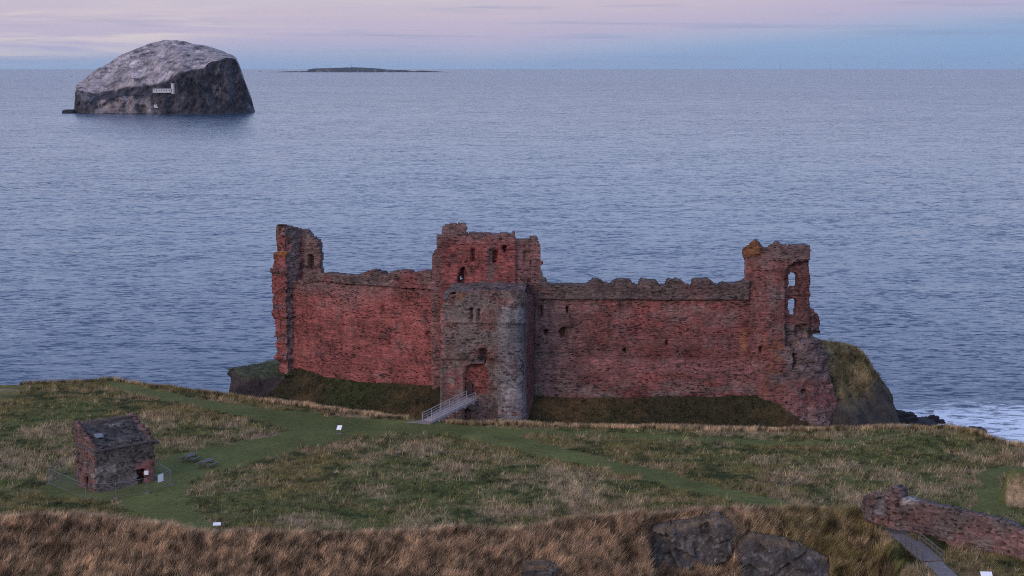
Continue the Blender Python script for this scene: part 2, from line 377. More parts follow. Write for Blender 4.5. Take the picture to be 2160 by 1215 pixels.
def ground(px, py, lo=120., hi=300.):
    Y = np.linspace(lo, hi, 3000); a, b, c = ray(px, py); x = a / b * Y; z = ZC + c / b * Y
    h = height(x, Y); i = int(np.argmax(z <= h)); return np.array([x[i], Y[i], h[i]])
YB = float(ground(1450, 1112)[1]) - .2; YB2 = float(ground(1640, 1148)[1]) - .2
_a, _b = at_y(1362, 1178, YB), at_y(1546, 1178, YB); CARVE.append((_a[0], _b[0], YB, at_y(1450, 1200, YB)[2], 0.0))
_a, _b = at_y(1548, 1220, YB2), at_y(1746, 1220, YB2); CARVE.append((_a[0], _b[0], YB2, at_y(1640, 1232, YB2)[2], 0.0))
MOWN = [[(225, 806), (262, 806), (330, 824), (450, 846), (560, 861), (700, 878), (860, 888), (930, 893), (1000, 898), (1080, 907), (1110, 925), (1000, 932), (950, 917), (860, 912), (740, 920), (690, 936), (620, 952), (540, 975),
         (470, 990), (430, 1003), (405, 1020), (392, 1050), (405, 1075), (450, 1105), (430, 1125), (330, 1112), (280, 1075), (250, 1058), (100, 1048), (85, 1028), (140, 1000), (330, 975), (365, 958), (480, 938), (590, 916), (602, 906), (580, 894), (480, 872), (330, 842), (240, 820)],
        [(930, 891), (1000, 898), (1100, 922), (1200, 948), (1400, 996), (1550, 1036), (1690, 1066), (1620, 1072), (1480, 1043), (1300, 996), (1150, 962), (1020, 934), (950, 912)],
        [(2200, 982), (2110, 984), (2060, 1000), (2066, 1050), (2040, 1078), (2100, 1088), (2135, 1082), (2118, 1050), (2112, 1004), (2200, 1000)],
        [(1000, 898), (1300, 914), (1640, 929), (1750, 930), (1900, 913), (1900, 920), (1750, 940), (1640, 939), (1300, 925), (1060, 913)]]
GREENP = [[(385, 1060), (470, 1040), (620, 1035), (700, 1050), (650, 1080), (520, 1098), (430, 1096)], [(0, 1040), (120, 1050), (330, 1075), (300, 1090), (0, 1080)], [(150, 830), (330, 850), (280, 880), (60, 900), (0, 930), (0, 860)]]
def is_mown(x, y, z):
    px, py = proj(x, y, z); m = np.zeros(np.shape(x), bool)
    wx = px + 10 * vn(x / 1.7, y / 1.7); wy = py + 3 * vn(x / 1.7 + 9, y / 1.7)
    for q in MOWN: m |= inpoly(wx, wy, q)
    return m
GREEN = np.array([.118, .126, .042]); DGREEN = np.array([.062, .068, .026]); OLIVE = np.array([.19, .15, .056]); TAN = np.array([.46, .33, .21]); BROWN = np.array([.225, .145, .092]); RUST = np.array([.28, .185, .115])
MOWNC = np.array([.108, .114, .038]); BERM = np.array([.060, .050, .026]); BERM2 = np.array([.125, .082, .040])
def lerp(a, b, t): return a * (1 - t[:, None]) + b * t[:, None]
def zone(x, y):
    ye = np.interp(x, EX, EY); yc = np.interp(x, CXx, CYy); bank = (y < yc + 1.5) & (x < 42.5)
    return bank, y > ye + .4, y - ye, yc - y
def field_col(x, y, z, jit=0):
    x = np.asarray(x); y = np.asarray(y); n = len(x)
    bank, ditch, t, f = zone(x, y); px, py = proj(x, y, z)
    a = fbm(x / 9, y / 6, o=4, gain=.65); b = fbm(x / 3.0 + 40, y / 2.2, o=3, gain=.6); c_ = fbm(x / 14 + 7, y / 14 + 3, o=3)
    r1 = rng.random(n) - .5; r2 = rng.random(n) - .5
    fine = fbm(x / 1.1 + 11, y / .8, o=2); tan = .85 * smooth(-.08, .5, .8 * a + .45 * b + .22 * fine + jit * .5 * r1 + .05)
    for q in GREENP: tan = tan * np.where(inpoly(px, py, q), .12, 1)
    gr = lerp(np.tile(GREEN, (n, 1)), OLIVE, smooth(-.35, .4, c_ + .5 * b + jit * .5 * r2)); gr = lerp(gr, DGREEN, smooth(.05, .5, -b + .2 * c_))
    tn = lerp(np.tile(TAN * .85, (n, 1)), RUST, smooth(-.1, .5, c_ - .2 * a + .5 * r2 * jit))
    col = lerp(gr, tn, tan)
    md = 1 - smooth(3.2, 4.2, np.hypot((x - MOUND_C[0]) / 1.35, y - MOUND_C[1])); col = lerp(col, lerp(np.tile(TAN, (n, 1)), BROWN, smooth(-.3, .5, fine + r1 * jit)), md * .9)
    # bank of long dry grass
    bb = lerp(np.tile(BROWN, (n, 1)), TAN, smooth(-.25, .45, b + .7 * a + jit * .6 * r1 + .55 * np.exp(-np.maximum(f, 0) / 1.3)))  # straw tips, with a highlight along the crest painted into the colour
    bb = lerp(bb, RUST, smooth(.0, .6, c_ + .4 * r2 * jit)); gb = smooth(1520, 1760, px) * .75
    bb = lerp(bb, lerp(np.tile(OLIVE, (n, 1)), DGREEN, smooth(-.3, .3, b + .5 * r1 * jit)), np.clip(gb + .15 * a, 0, 1))
    dk = smooth(.05, .5, -fbm(x / 2.2 + 70, y / 1.6, o=4, gain=.65)); bb = lerp(bb, np.array([.065, .042, .026]), dk * .8); dk2 = smooth(.02, .35, -fbm(x / 7 + 20, y / 3 + 5, o=3)) * smooth(.6, 2.5, f); bb = lerp(bb, np.array([.085, .056, .034]), dk2 * .75)  # dark patches, the broad ones painting shaded hollows below the crest
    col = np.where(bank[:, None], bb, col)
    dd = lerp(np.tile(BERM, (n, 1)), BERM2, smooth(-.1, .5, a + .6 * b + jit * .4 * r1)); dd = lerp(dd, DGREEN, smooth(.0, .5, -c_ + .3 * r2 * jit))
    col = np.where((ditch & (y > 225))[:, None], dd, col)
    return col
def build_terrain():
    xs = np.concatenate([np.arange(-260, -82, 6.), np.arange(-82, 86, .55), np.arange(86, 266, 6.)])
    ys = np.concatenate([np.arange(-40, 136, 8.), np.arange(136, 286, .55), [292, 300, 320, 360]])
    X, Y = np.meshgrid(xs, ys); x = X.ravel(); y = Y.ravel(); z = height(x, y)
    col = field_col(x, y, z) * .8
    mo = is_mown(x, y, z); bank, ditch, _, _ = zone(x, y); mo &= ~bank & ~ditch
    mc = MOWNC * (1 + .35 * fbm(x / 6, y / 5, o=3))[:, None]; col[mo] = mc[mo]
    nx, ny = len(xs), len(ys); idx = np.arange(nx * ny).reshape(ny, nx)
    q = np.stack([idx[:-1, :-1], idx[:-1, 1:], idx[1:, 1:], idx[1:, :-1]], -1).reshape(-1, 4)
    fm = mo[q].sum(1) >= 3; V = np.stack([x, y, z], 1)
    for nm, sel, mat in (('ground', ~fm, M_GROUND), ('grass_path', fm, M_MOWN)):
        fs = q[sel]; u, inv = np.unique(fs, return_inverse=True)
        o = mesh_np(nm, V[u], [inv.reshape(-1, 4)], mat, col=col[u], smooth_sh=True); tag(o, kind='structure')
build_terrain()
# ------------------------------------------------------------------ grass
def blades(name, x, y, z, h, w, col, lean=(.25, -.05), spread=.35, label=None, seed_head=1.0, out=None, clump=1.0):
    n = len(x); th = rng.random(n) * math.pi; bx, by = np.cos(th) * w / 2, np.sin(th) * w / 2
    lx = (lean[0] + spread * rng.standard_normal(n)) * h; ly = (lean[1] + spread * rng.standard_normal(n)) * h
    if out is not None: lx = lx + out[0] * .4 * h; ly = ly + out[1] * .4 * h
    V = np.empty((n, 3, 3)); V[:, 0] = np.stack([x - bx, y - by, z - .05], 1); V[:, 1] = np.stack([x + bx, y + by, z - .05], 1); V[:, 2] = np.stack([x + lx, y + ly, z + h], 1)
    c = np.repeat(col[:, None, :], 3, 1) * (.68 + .64 * rng.random((n, 1, 1))) * np.clip(1 + 1.5 * clump * fbm(x / .6 + 5, y / .85, o=3, gain=.65), .2, 2.3)[:, None, None]; c[:, 2] = c[:, 2] * seed_head
    o = mesh_np(name, V.reshape(-1, 3), [np.arange(3 * n).reshape(n, 3)], M_GRASS, col=c.reshape(-1, 3)); tag(o, label, 'grass', kind='stuff')
def tussocks(xc, yc, per, rad):
    k = np.repeat(np.arange(len(xc)), per); dxx, dyy = rad * rng.standard_normal(len(k)), rad * rng.standard_normal(len(k)); return xc[k] + dxx, yc[k] + dyy, dxx / rad, dyy / rad, k
def grass():
    # bank
    n = 240000; x = rng.uniform(-64, 44, n); yc = np.interp(x, CXx, CYy); y = yc + 2.0 - rng.random(n) * 18
    z = height(x, y); px, py = proj(x, y, z); k = (px > -60) & (px < 1900) & (py < 1345) & (x < 43); x, y, z = x[k], y[k], z[k]
    cl = .6 + .6 * fbm(x / 1.6, y / 1.6, o=3); h = (.6 + .45 * rng.random(len(x))) * np.clip(cl + .35 + .5 * fbm(x / .8 + 5, y / 1.1, o=2), .3, 1.6)
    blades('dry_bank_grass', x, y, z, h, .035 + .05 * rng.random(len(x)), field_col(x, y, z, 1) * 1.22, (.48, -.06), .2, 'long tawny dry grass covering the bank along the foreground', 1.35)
    # tussocks of the bank : clumps that stand taller than the rest
    m = 7000; xc = rng.uniform(-64, 44, m); yb = np.interp(xc, CXx, CYy); yq = yb + 1.2 - rng.random(m) ** 1.2 * 13; x, y, ox, oy, k = tussocks(xc, yq, 24, .22); z = height(x, y); px, py = proj(x, y, z); q = (px > -60) & (px < 1870) & (py < 1260) & (x < 42.8); x, y, z, ox, oy, k = x[q], y[q], z[q], ox[q], oy[q], k[q]
    cc = lerp(np.tile(TAN * 1.25, (m, 1)), RUST * .8, rng.random(m) ** 1.5); cc = lerp(cc, BROWN * .6, (rng.random(m) < .4) * .8); pxc, _ = proj(xc, yq, 18.0); cc = lerp(cc, OLIVE * 1.1, smooth(1500, 1750, pxc) * (rng.random(m) < .6)); hh = .6 + .75 * rng.random(m)
    blades('tussock_grass', x, y, z, hh[k] * (.6 + .5 * rng.random(len(x))), .04 + .05 * rng.random(len(x)), cc[k], (.45, -.06), .13, 'tall tawny tussocks standing out of the foreground bank', 1.4, (ox, oy))
    m = 6500; xc = rng.uniform(-82, 84, m); yq = rng.uniform(160, 264, m); ye = np.interp(xc, EX, EY); yb = np.interp(xc, CXx, CYy); dn = .5 + .9 * fbm(xc / 8 + 3, yq / 5, o=3); q = (yq < ye - .5) & ((yq > yb + 1) | (xc > 42.5)) & (rng.random(m) < dn) & (segdist(xc, yq, HOL) > 2) & ~inpoly(xc, yq, DOO_FOOT); xc, yq = xc[q], yq[q]; m = len(xc); q = ~is_mown(xc, yq, height(xc, yq)); xc, yq = xc[q], yq[q]; m = len(xc)
    x, y, ox, oy, k = tussocks(xc, yq, 16, .26); z = height(x, y); cc = lerp(np.tile(TAN * .9, (m, 1)), OLIVE, rng.random(m) ** .8); cc = lerp(cc, DGREEN, (rng.random(m) < .3) * .9); q = segdist(x, y, [(w_[0], w_[1]) for w_ in PATHPTS]) > 1.3; x, y, z, ox, oy, k = x[q], y[q], z[q], ox[q], oy[q], k[q]
    blades('meadow_tussocks', x, y, z, .3 + .35 * rng.random(len(x)), .05 + .06 * rng.random(len(x)), cc[k], (.15, 0), .2, 'scattered tan and olive tussocks over the rough field', 1.25, (ox, oy))
    # field
    n = 330000; x = rng.uniform(-82, 84, n); y = rng.uniform(158, 268, n); ye = np.interp(x, EX, EY); yc = np.interp(x, CXx, CYy); k = (y < ye - .3) & ((y > yc + 1.0) | (x > 42.5)) & (abs(x) < .36 * y)
    x, y = x[k], y[k]; z = height(x, y); mo = is_mown(x, y, z); k = (~mo | (rng.random(len(x)) < .3)) & (segdist(x, y, HOL) > 1.6) & ~inpoly(x, y, DOO_FOOT) & (segdist(x, y, [(q[0], q[1]) for q in PATHPTS]) > 1.3); x, y, z, mo = x[k], y[k], z[k], mo[k]
    c = field_col(x, y, z, 1); c[mo] = MOWNC * (.8 + .6 * rng.random((int(mo.sum()), 1))); lum = c.mean(1); h = (.16 + .22 * rng.random(len(x))) * (1 + 1.5 * smooth(.09, .22, lum)) * (1 + .5 * fbm(x / 2, y / 2, o=2)) * np.where(mo, .38, 1)
    blades('meadow_grass', x, y, z, h, .05 + .07 * rng.random(len(x)), c * 1.15, (.15, 0), .45, 'patchy green and tan rough grass growing over the field', 1.2)
    # tall fringe along the ditch edge
    n = 60000; x = rng.uniform(-84, 84, n); ye = np.interp(x, EX, EY); y = ye - 1.4 + rng.random(n) * 2.6; z = height(x, y); px, py = proj(x, y, z)
    dens = np.where((px > 860) & (px < 940), 0, np.where(px < 240, .5, 1.)); k = rng.random(n) < dens; x, y, z, px = x[k], y[k], z[k], px[k]
    tan = np.clip(.55 + .5 * fbm(x / 6, y / 3, o=3) + .5 * (rng.random(len(x)) - .5), 0, 1); tan = tan * np.where((px < 240) | ((px > 300) & (px < 500)), .25, 1)
    blades('ditch_edge_grass', x, y, z, (.5 + .5 * rng.random(len(x))) * (.8 + .4 * fbm(x / 3, y, o=2)), .04 + .05 * rng.random(len(x)), lerp(np.tile(OLIVE * .8, (len(x), 1)), TAN * 1.2, tan), (.2, 0), .25, 'pale seeding grass fringe along the edge of the castle ditch', 1.4)
    # berm below the walls
    n = 130000; x = rng.uniform(WX[0] - 3, WX[-1], n); yw = np.interp(x, WX, WY); y = yw + .3 - rng.random(n) * 13; z = height(x, y); ye = np.interp(x, EX, EY); k = y > ye + 1; x, y, z = x[k], y[k], z[k]
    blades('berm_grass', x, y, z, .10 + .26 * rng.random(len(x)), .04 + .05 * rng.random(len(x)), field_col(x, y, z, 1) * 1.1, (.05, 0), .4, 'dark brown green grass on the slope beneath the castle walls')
# ------------------------------------------------------------------ masonry slabs traced on a wall plane
class Wall:
    def __init__(s, plan, py0=700):
        P = []
        for q in plan:
            if len(q) == 2: P.append((q[1] * (q[0] - CX) / float(ray(q[0], py0)[1]), q[1]))
            else: P.append((q[1], q[2]))
        s.P = np.array(P, float); d = np.diff(s.P, axis=0); s.L = np.hypot(d[:, 0], d[:, 1]); s.U = np.concatenate([[0], np.cumsum(s.L)]); s.D = d / s.L[:, None]
    def uz(s, px, py):
        a, b, c = ray(px, py); k = float(a / b); best = None
        for i in range(len(s.L)):
            p, d = s.P[i], s.D[i]; den = d[0] - k * d[1]
            if abs(den) < 1e-9: continue
            t = (k * p[1] - p[0]) / den; ex = max(0 if i or t > 0 else -1e-3 * t, -t if i else 0, t - s.L[i] if i < len(s.L) - 1 else 0)
            Y = p[1] + t * d[1]
            if best is None or ex < best[0] - 1e-9 or (abs(ex - best[0]) < 1e-9 and Y < best[3]): best = (ex, s.U[i] + t, 0, Y)
        Y = best[3]; return best[1], ZC + float(c / b) * Y
    def xy(s, u):
        u = np.asarray(u, float); i = np.clip(np.searchsorted(s.U, u, side='right') - 1, 0, len(s.L) - 1)
        return s.P[i] + s.D[i] * (u - s.U[i])[..., None]
    def nrm(s, u):
        e = .45; t = s.xy(np.asarray(u) + e) - s.xy(np.asarray(u) - e); t /= np.linalg.norm(t, axis=-1, keepdims=True)
        return np.stack([-t[..., 1], t[..., 0]], -1)
def slab(name, wall, outline, mat, parent, colf, thick=3.0, depth=None, holes=(), cell=.3, rough=.07, rag=.2, pre=(), post=(), seed=0):
    poly = list(pre) + [wall.uz(a, b) for a, b in outline] + list(post)
    us = [p[0] for p in poly]; zs = [p[1] for p in poly]; u0, u1, z0, z1 = min(us), max(us), min(zs), max(zs)
    nu = int((u1 - u0) / cell) + 2; nv = int((z1 - z0) / cell) + 2
    gu = u0 - cell * .5 + np.arange(nu + 1) * cell; gz = z0 - cell * .5 + np.arange(nv + 1) * cell
    U, Z = np.meshgrid(gu, gz)
    cu = (U[:-1, :-1] + U[1:, 1:]) / 2; cz = (Z[:-1, :-1] + Z[1:, 1:]) / 2
    wu = cu + rag * vn(cu * 2.1 + seed, cz * 2.1); wz = cz + rag * vn(cu * 2.1 + 50 + seed, cz * 2.1)
    keep = inpoly(wu, wz, poly)
    for hpoly in holes: keep &= ~inpoly(cu, cz, [wall.uz(a, b) for a, b in hpoly])
    ju = .28 * cell * vn(U * 3.7 + seed, Z * 3.7 + 3); jz = .28 * cell * vn(U * 3.7 + 31, Z * 3.7 + seed)
    Uj, Zj = U + ju, Z + jz; b0 = wall.xy(Uj); px, py = proj(b0[..., 0], b0[..., 1], Zj)
    dep = rough * (fbm(U * 1.1 + seed, Z * 1.5, o=3, gain=.7)) + (depth(px, py) if depth else 0)
    nr = wall.nrm(Uj); tb = thick + .4 * vn(U * .5, Z * .5 + 9)
    fr = np.concatenate([b0 + nr * dep[..., None], Zj[..., None]], -1); bk = np.concatenate([b0 + nr * tb[..., None], Zj[..., None]], -1)
    colv = colf(px, py, Uj, Zj)
    n = U.size; idx = np.arange(n).reshape(U.shape); V = np.concatenate([fr.reshape(-1, 3), bk.reshape(-1, 3)]); C = np.concatenate([colv.reshape(-1, 3)] * 2)
    a, b, c, d = idx[:-1, :-1][keep], idx[:-1, 1:][keep], idx[1:, 1:][keep], idx[1:, :-1][keep]
    fs = [np.stack([a, b, c, d], 1), np.stack([a + n, d + n, c + n, b + n], 1)]
    K = np.pad(keep, 1)
    def side(nb, p, q):
        e = keep & ~nb; i, j = p[e], q[e]; fs.append(np.stack([j, i, i + n, j + n], 1))
    A, B, Cc, D_ = idx[:-1, :-1], idx[:-1, 1:], idx[1:, 1:], idx[1:, :-1]
    side(K[:-2, 1:-1], A, B); side(K[2:, 1:-1], Cc, D_); side(K[1:-1, :-2], D_, A); side(K[1:-1, 2:], B, Cc)
    fs = np.concatenate(fs); u, inv = np.unique(fs, return_inverse=True)
    return mesh_np(name, V[u], [inv.reshape(-1, 4)], mat, parent, C[u])
RED = np.array([.262, .080, .071]); PINK = np.array([.25, .105, .097]); DRED = np.array([.155, .052, .045]); GREYB = np.array([.15, .115, .11]); GREY = np.array([.17, .138, .125]); SLATE = np.array([.18, .17, .18]); DARK = np.array([.095, .066, .062]); ORANGE = np.array([.30, .12, .045]); BRICK = np.array([.172, .073, .066])
def cmix(c, k, t): return c * (1 - t[..., None]) + k * t[..., None]
def base(px, c): return np.broadcast_to(c, np.shape(px) + (3,)).copy()
def rect(px, py, x0, x1, y0, y1, s=3): return smooth(x0 - s, x0 + s, px) * (1 - smooth(x1 - s, x1 + s, px)) * smooth(y0 - s, y0 + s, py) * (1 - smooth(y1 - s, y1 + s, py))
def box(x0, x1, y0, y1): return [(x0, y0), (x1, y0), (x1, y1), (x0, y1)]
def inb(px, py, x0, x1, y0, y1): return (px > x0) & (px < x1) & (py > y0) & (py < y1)
def castle():
    L0 = at_y(1080, 860, 250); L0[2] = 15.
    R_ = empty('castle_ruin', L0, 'long ruined red sandstone castle with a battlemented wall between three towers on the cliff', 'castle')
    # ---- curtain wall, far bay
    wl = Wall([(600, 264.5), (634, 262.6), (690, 258.3), (750, 255.6), (850, 252.2), (945, 248.6)])
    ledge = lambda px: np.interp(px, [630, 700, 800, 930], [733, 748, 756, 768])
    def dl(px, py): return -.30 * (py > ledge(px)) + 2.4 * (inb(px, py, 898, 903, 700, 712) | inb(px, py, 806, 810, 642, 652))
    def cl(px, py, u, z):
        c = base(px, RED); n1 = fbm(u / 5, z / 2.2, o=3); c = cmix(c, DRED, smooth(.0, .5, n1) * .9); c = cmix(c, PINK, smooth(.1, .5, -n1) * .8)
        c = cmix(c, GREYB, (1 - smooth(588, 640 + 20 * fbm(u / 2, z * 0, o=2), py)) * .75)
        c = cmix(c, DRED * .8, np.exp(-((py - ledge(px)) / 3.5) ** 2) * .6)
        c = cmix(c, DARK, smooth(.35, .6, fbm(u / 1.6 + 3, z / 1.4, o=3)) * .5); return c
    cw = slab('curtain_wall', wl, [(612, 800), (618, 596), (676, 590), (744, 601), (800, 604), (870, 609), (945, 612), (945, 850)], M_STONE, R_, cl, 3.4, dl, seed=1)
    def cp(px, py, u, z):
        c = base(px, np.array([.15, .092, .082])); c = cmix(c, RED * .8, smooth(-.15, .35, fbm(u / 2.5, z / 2.5, o=3)) * .8); return cmix(c, DARK, smooth(.05, .5, fbm(u / 1.2, z / 3, o=3)))
    slab('parapet', wl, [(617, 598), (632, 592), (676, 577), (700, 580), (740, 582), (765, 580), (770, 573), (780, 571), (795, 574), (803, 580), (815, 582), (822, 575), (840, 571), (855, 573), (862, 579), (870, 577), (885, 573), (905, 573), (914, 575), (914, 611), (870, 608), (800, 603), (744, 600), (676, 592), (640, 600)], M_STONE, cw, cp, 2.8,
         lambda px, py: -.22 - .15 * (abs(py - np.interp(px, [676, 744, 870, 914], [590, 598, 605, 608])) < 3), cell=.22, rag=.12, seed=2)
    # ---- curtain wall, near bay
    wr = Wall([(1125, 249.0), (1640, 250.3)])
    def dr(px, py):
        d = -.28 * (py > 783 + 2 * np.sin(px / 60)) - .1 * (py > 758)
        for q in ((1137, 1144, 645, 672), (1147, 1157, 697, 707), (1181, 1194, 692, 714), (1194, 1199, 645, 660), (1315.5, 1319.5, 728, 745), (1404.5, 1407.5, 717, 731), (1602, 1606, 731, 746)): d = d + 2.2 * inb(px, py, *q)
        return d
    def cr(px, py, u, z):
        c = base(px, BRICK * 1.0); n1 = fbm(u / 5 + 9, z / 2.0, o=3); c = cmix(c, DRED * .95, smooth(.0, .45, n1)); c = cmix(c, RED * .95, smooth(.05, .5, -n1) * .8)
        c = cmix(c, RED * .95, rect(px, py, 1290, 1590, 665, 705, 20) * smooth(-.3, .4, fbm(u / 2, z, o=3)) * .8)
        c = cmix(c, GREYB, (1 - smooth(1140, 1300, px)) * .6); c = cmix(c, GREY * 1.05, rect(px, py, 1240, 1560, 640, 690, 20) * smooth(-.2, .5, fbm(u / 3, z / 2, o=3)) * .45)
        c = cmix(c, PINK * .92, rect(px, py, 1245, 1618, 759, 782, 4) * .85)
        c = cmix(c, GREY * .9, smooth(790, 830, py) * smooth(-.3, .4, fbm(u / 3 + 5, z, o=3)) * .7)
        c = cmix(c, ORANGE, rect(px, py, 1562, 1574, 690, 740, 5) * .5); return cmix(c, DARK, smooth(.3, .6, fbm(u / 1.6 + 3, z / 1.2, o=3)) * .6)
    cw2 = slab('curtain_wall', wr, [(1125, 870), (1125, 622), (1640, 630), (1640, 870)], M_STONE, R_, cr, 3.4, dr, seed=3)
    def cq(px, py, u, z):
        c = base(px, np.array([.115, .080, .072])); c = cmix(c, BRICK * .9, smooth(.0, .5, fbm(u / 2.5, z / 2.5, o=3)) * .6); return cmix(c, DARK, smooth(.0, .5, fbm(u / .9, z / 4, o=3)))
    slab('parapet', wr, [(1135, 631), (1135, 596), (1165, 602), (1240, 601), (1252, 592), (1265, 591), (1275, 598), (1290, 601), (1299, 592), (1328, 590), (1335, 600), (1348, 604), (1355, 592), (1385, 594), (1392, 604), (1405, 603), (1412, 591), (1440, 592), (1448, 603), (1460, 604), (1466, 590), (1500, 591), (1510, 603), (1520, 604), (1528, 598), (1545, 600), (1560, 598), (1580, 592), (1580, 634)],
         M_STONE, cw2, cq, 2.8, lambda px, py: -.22 - .18 * (abs(py - 629) < 3), cell=.2, rag=.05, seed=4)
    # ---- gatehouse, upper block : a U of walls
    xl = 249.0 * (911 - CX) / float(ray(911, 560)[1]); xr = 249.4 * (1146 - CX) / float(ray(1146, 560)[1])
    wg = Wall([(0, xl + .3, 259.), (0, xl, 248.9), (0, xr, 249.3), (0, xr - .3, 259.)], 560)
    def dg(px, py):
        d = .6 * smooth(1088, 1090, px) * (px < 1146)
        for q in ((993, 1003, 526, 553, 1.0), (1031, 1050, 526, 556, .5), (1040, 1050, 530, 555, 1.2), (1061, 1069, 518, 533, 1.8), (1104, 1119, 531, 560, .5), (1070, 1083, 597, 603, 1.5)): d = d + q[4] * inb(px, py, *q[:4])
        d = d + 1.6 * inpoly(px, py, [(967, 600), (967, 580), (974, 566), (979, 565), (980, 585), (978, 602)]) - .2 * (py > 596)
        return d
    def cg(px, py, u, z):
        c = base(px, RED * .88); n1 = fbm(u / 3, z / 2, o=3); c = cmix(c, DRED, smooth(.0, .5, n1) * .8); c = cmix(c, GREYB * 1.0, smooth(1080, 1095, px) * .55)
        c = cmix(c, GREYB * .9, (1 - smooth(490, 525, py)) * .75); c = cmix(c, GREYB, (1 - smooth(922, 940, px)) * .5); c = cmix(c, GREYB * .9, rect(px, py, 1028, 1042, 520, 590, 3) * .8)
        return cmix(c, DARK, smooth(.3, .55, fbm(u / 1.5 + 3, z / 1.2, o=3)) * .6)
    uzl = wg.uz(911.5, 560)[0]; topl = wg.uz(911, 537)[1]; topr = wg.uz(1143, 530)[1]; uzr = wg.uz(1145.5, 560)[0]
    gt = slab('gatehouse_tower', wg, [(911.5, 537), (922, 525), (921, 505), (920, 498), (932, 497), (933, 480), (940, 476), (950, 473), (982, 473), (984, 478), (985, 494), (998, 492), (1010, 494), (1022, 494), (1024, 491), (1033, 492), (1036, 494), (1070, 493), (1079, 494), (1079, 488), (1085, 488), (1086, 497), (1089, 507), (1117, 507), (1119, 501), (1133, 500), (1135, 509), (1139, 515), (1142, 530), (1144.5, 550)],
              M_STONE, R_, cg, 2.2, dg, holes=[box(1112, 1117, 588, 596), [(969, 588), (973, 586), (976, 592), (970, 594)]], cell=.22, rag=.09, pre=[(0, 13), (0, topl - 2.5), (uzl - 2, topl - 1)], post=[(uzr + 3, topr - .5), (wg.U[-1], topr - 4), (wg.U[-1], 13)], seed=5)
    # buttress of broken masonry running down from the tower to the wall head
    slab('broken_buttress', Wall([(1140, 249.6), (1172, 249.8)]), [(1138, 606), (1139, 570), (1146, 582), (1156, 594), (1168, 603), (1168, 606)], M_STONE, gt, lambda px, py, u, z: base(px, GREYB * .8), 1.5, cell=.2, seed=6)
    # ---- gatehouse, fore tower : grey face with a slim corner turret and a broad rounded turret
    fx = lambda px, Y: Y * (px - CX) / float(ray(px, 740)[1])
    rt = [(0, fx(1076, 240.4) + 2.35 * math.sin(t), 242.2 - 2.2 * math.cos(t)) for t in np.linspace(-.75, 1.75, 12)]
    lt = [(0, fx(937, 241.6) - .75 * math.cos(t), 241.9 - .75 * math.sin(t)) for t in np.linspace(-.3, 1.6, 6)]
    wf = Wall([(0, fx(930, 241.7), 249.5)] + lt + [(0, fx(1044, 240.6), 240.75)] + rt + [(0, fx(1128, 248), 249.0)], 740)
    def df(px, py):
        lowr = (py > 757); d = .55 * smooth(757, 760, py) * rect(px, py, 932, 1049, 700, 1000, 2)
        d = d + 1.1 * inpoly(px, py, [(980, 842), (978, 800), (981, 776), (992, 771), (1020, 772), (1028, 782), (1031, 800), (1025, 836)])
        d = d + 1.8 * inpoly(px, py, [(1010, 765), (1009, 740), (1012, 736), (1026, 738), (1028, 752), (1024, 767)])
        d = d + 1.3 * inpoly(px, py, [(975, 893), (975, 870), (980, 863), (990, 863), (995, 872), (994, 893)])
        d = d + 1.1 * inb(px, py, 998, 1012, 774, 779) + .9 * inb(px, py, 991, 998, 650, 678) * (py < 680) + .9 * inb(px, py, 1007, 1012, 652, 678)
        d = d - .3 * smooth(820, 895, py) - .14 * (abs(py - 680) < 2.2) - .1 * (abs(py - 796) < 2) * (px > 1047) + .25 * smooth(640, 604, py)
        d = d + .5 * rect(px, py, 1000, 1048, 822, 900, 2); return d
    def cf(px, py, u, z):
        c = base(px, GREY * np.array([.98, .90, .88])); n1 = fbm(u / 2, z / 2, o=3); c = cmix(c, BRICK * .95, smooth(-.1, .4, n1) * .7); c = cmix(c, GREYB * .9, smooth(.1, .5, -n1) * .7)
        c = cmix(c, SLATE * .95, rect(px, py, 1050, 1109, 645, 900, 10) * .75); c = cmix(c, SLATE * .5, rect(px, py, 1070, 1109, 682, 722, 7) * .85); c = cmix(c, SLATE * 1.3, rect(px, py, 1085, 1109, 650, 680, 6) * .5)
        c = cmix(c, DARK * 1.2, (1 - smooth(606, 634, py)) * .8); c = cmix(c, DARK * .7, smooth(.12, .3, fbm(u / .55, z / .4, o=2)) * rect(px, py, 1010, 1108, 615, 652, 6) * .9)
        c = cmix(c, RED * .74, inpoly(px, py, [(980, 842), (978, 800), (981, 776), (992, 771), (1020, 772), (1028, 782), (1031, 800), (1025, 836)]) * .9)
        c = cmix(c, RED * .8, rect(px, py, 937, 976, 770, 845, 6) * smooth(-.2, .4, fbm(u, z, o=2)) * .7); c = cmix(c, PINK, (1 - smooth(934, 940, px)) * rect(px, py, 900, 960, 645, 748, 6) * .8)
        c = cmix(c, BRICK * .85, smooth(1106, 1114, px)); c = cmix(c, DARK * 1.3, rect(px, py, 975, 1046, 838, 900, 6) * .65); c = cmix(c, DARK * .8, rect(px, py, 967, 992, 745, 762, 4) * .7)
        c = cmix(c, np.array([.24, .21, .205]), rect(px, py, 1048, 1109, 797, 900, 4) * smooth(-.35, .2, fbm(u / 1.2, z / .7, o=3)) * .75); c = cmix(c, DARK, rect(px, py, 1050, 1105, 758, 790, 3) * smooth(-.1, .2, fbm(u / .7, z / .5, o=2)) * .8)
        c = cmix(c, RED * .8, rect(px, py, 1058, 1100, 845, 885, 5) * smooth(.15, .4, fbm(u / 1.2, z / .5, o=2)) * .8); c = cmix(c, ORANGE * .9, rect(px, py, 962, 982, 612, 632, 4) * .5); return c
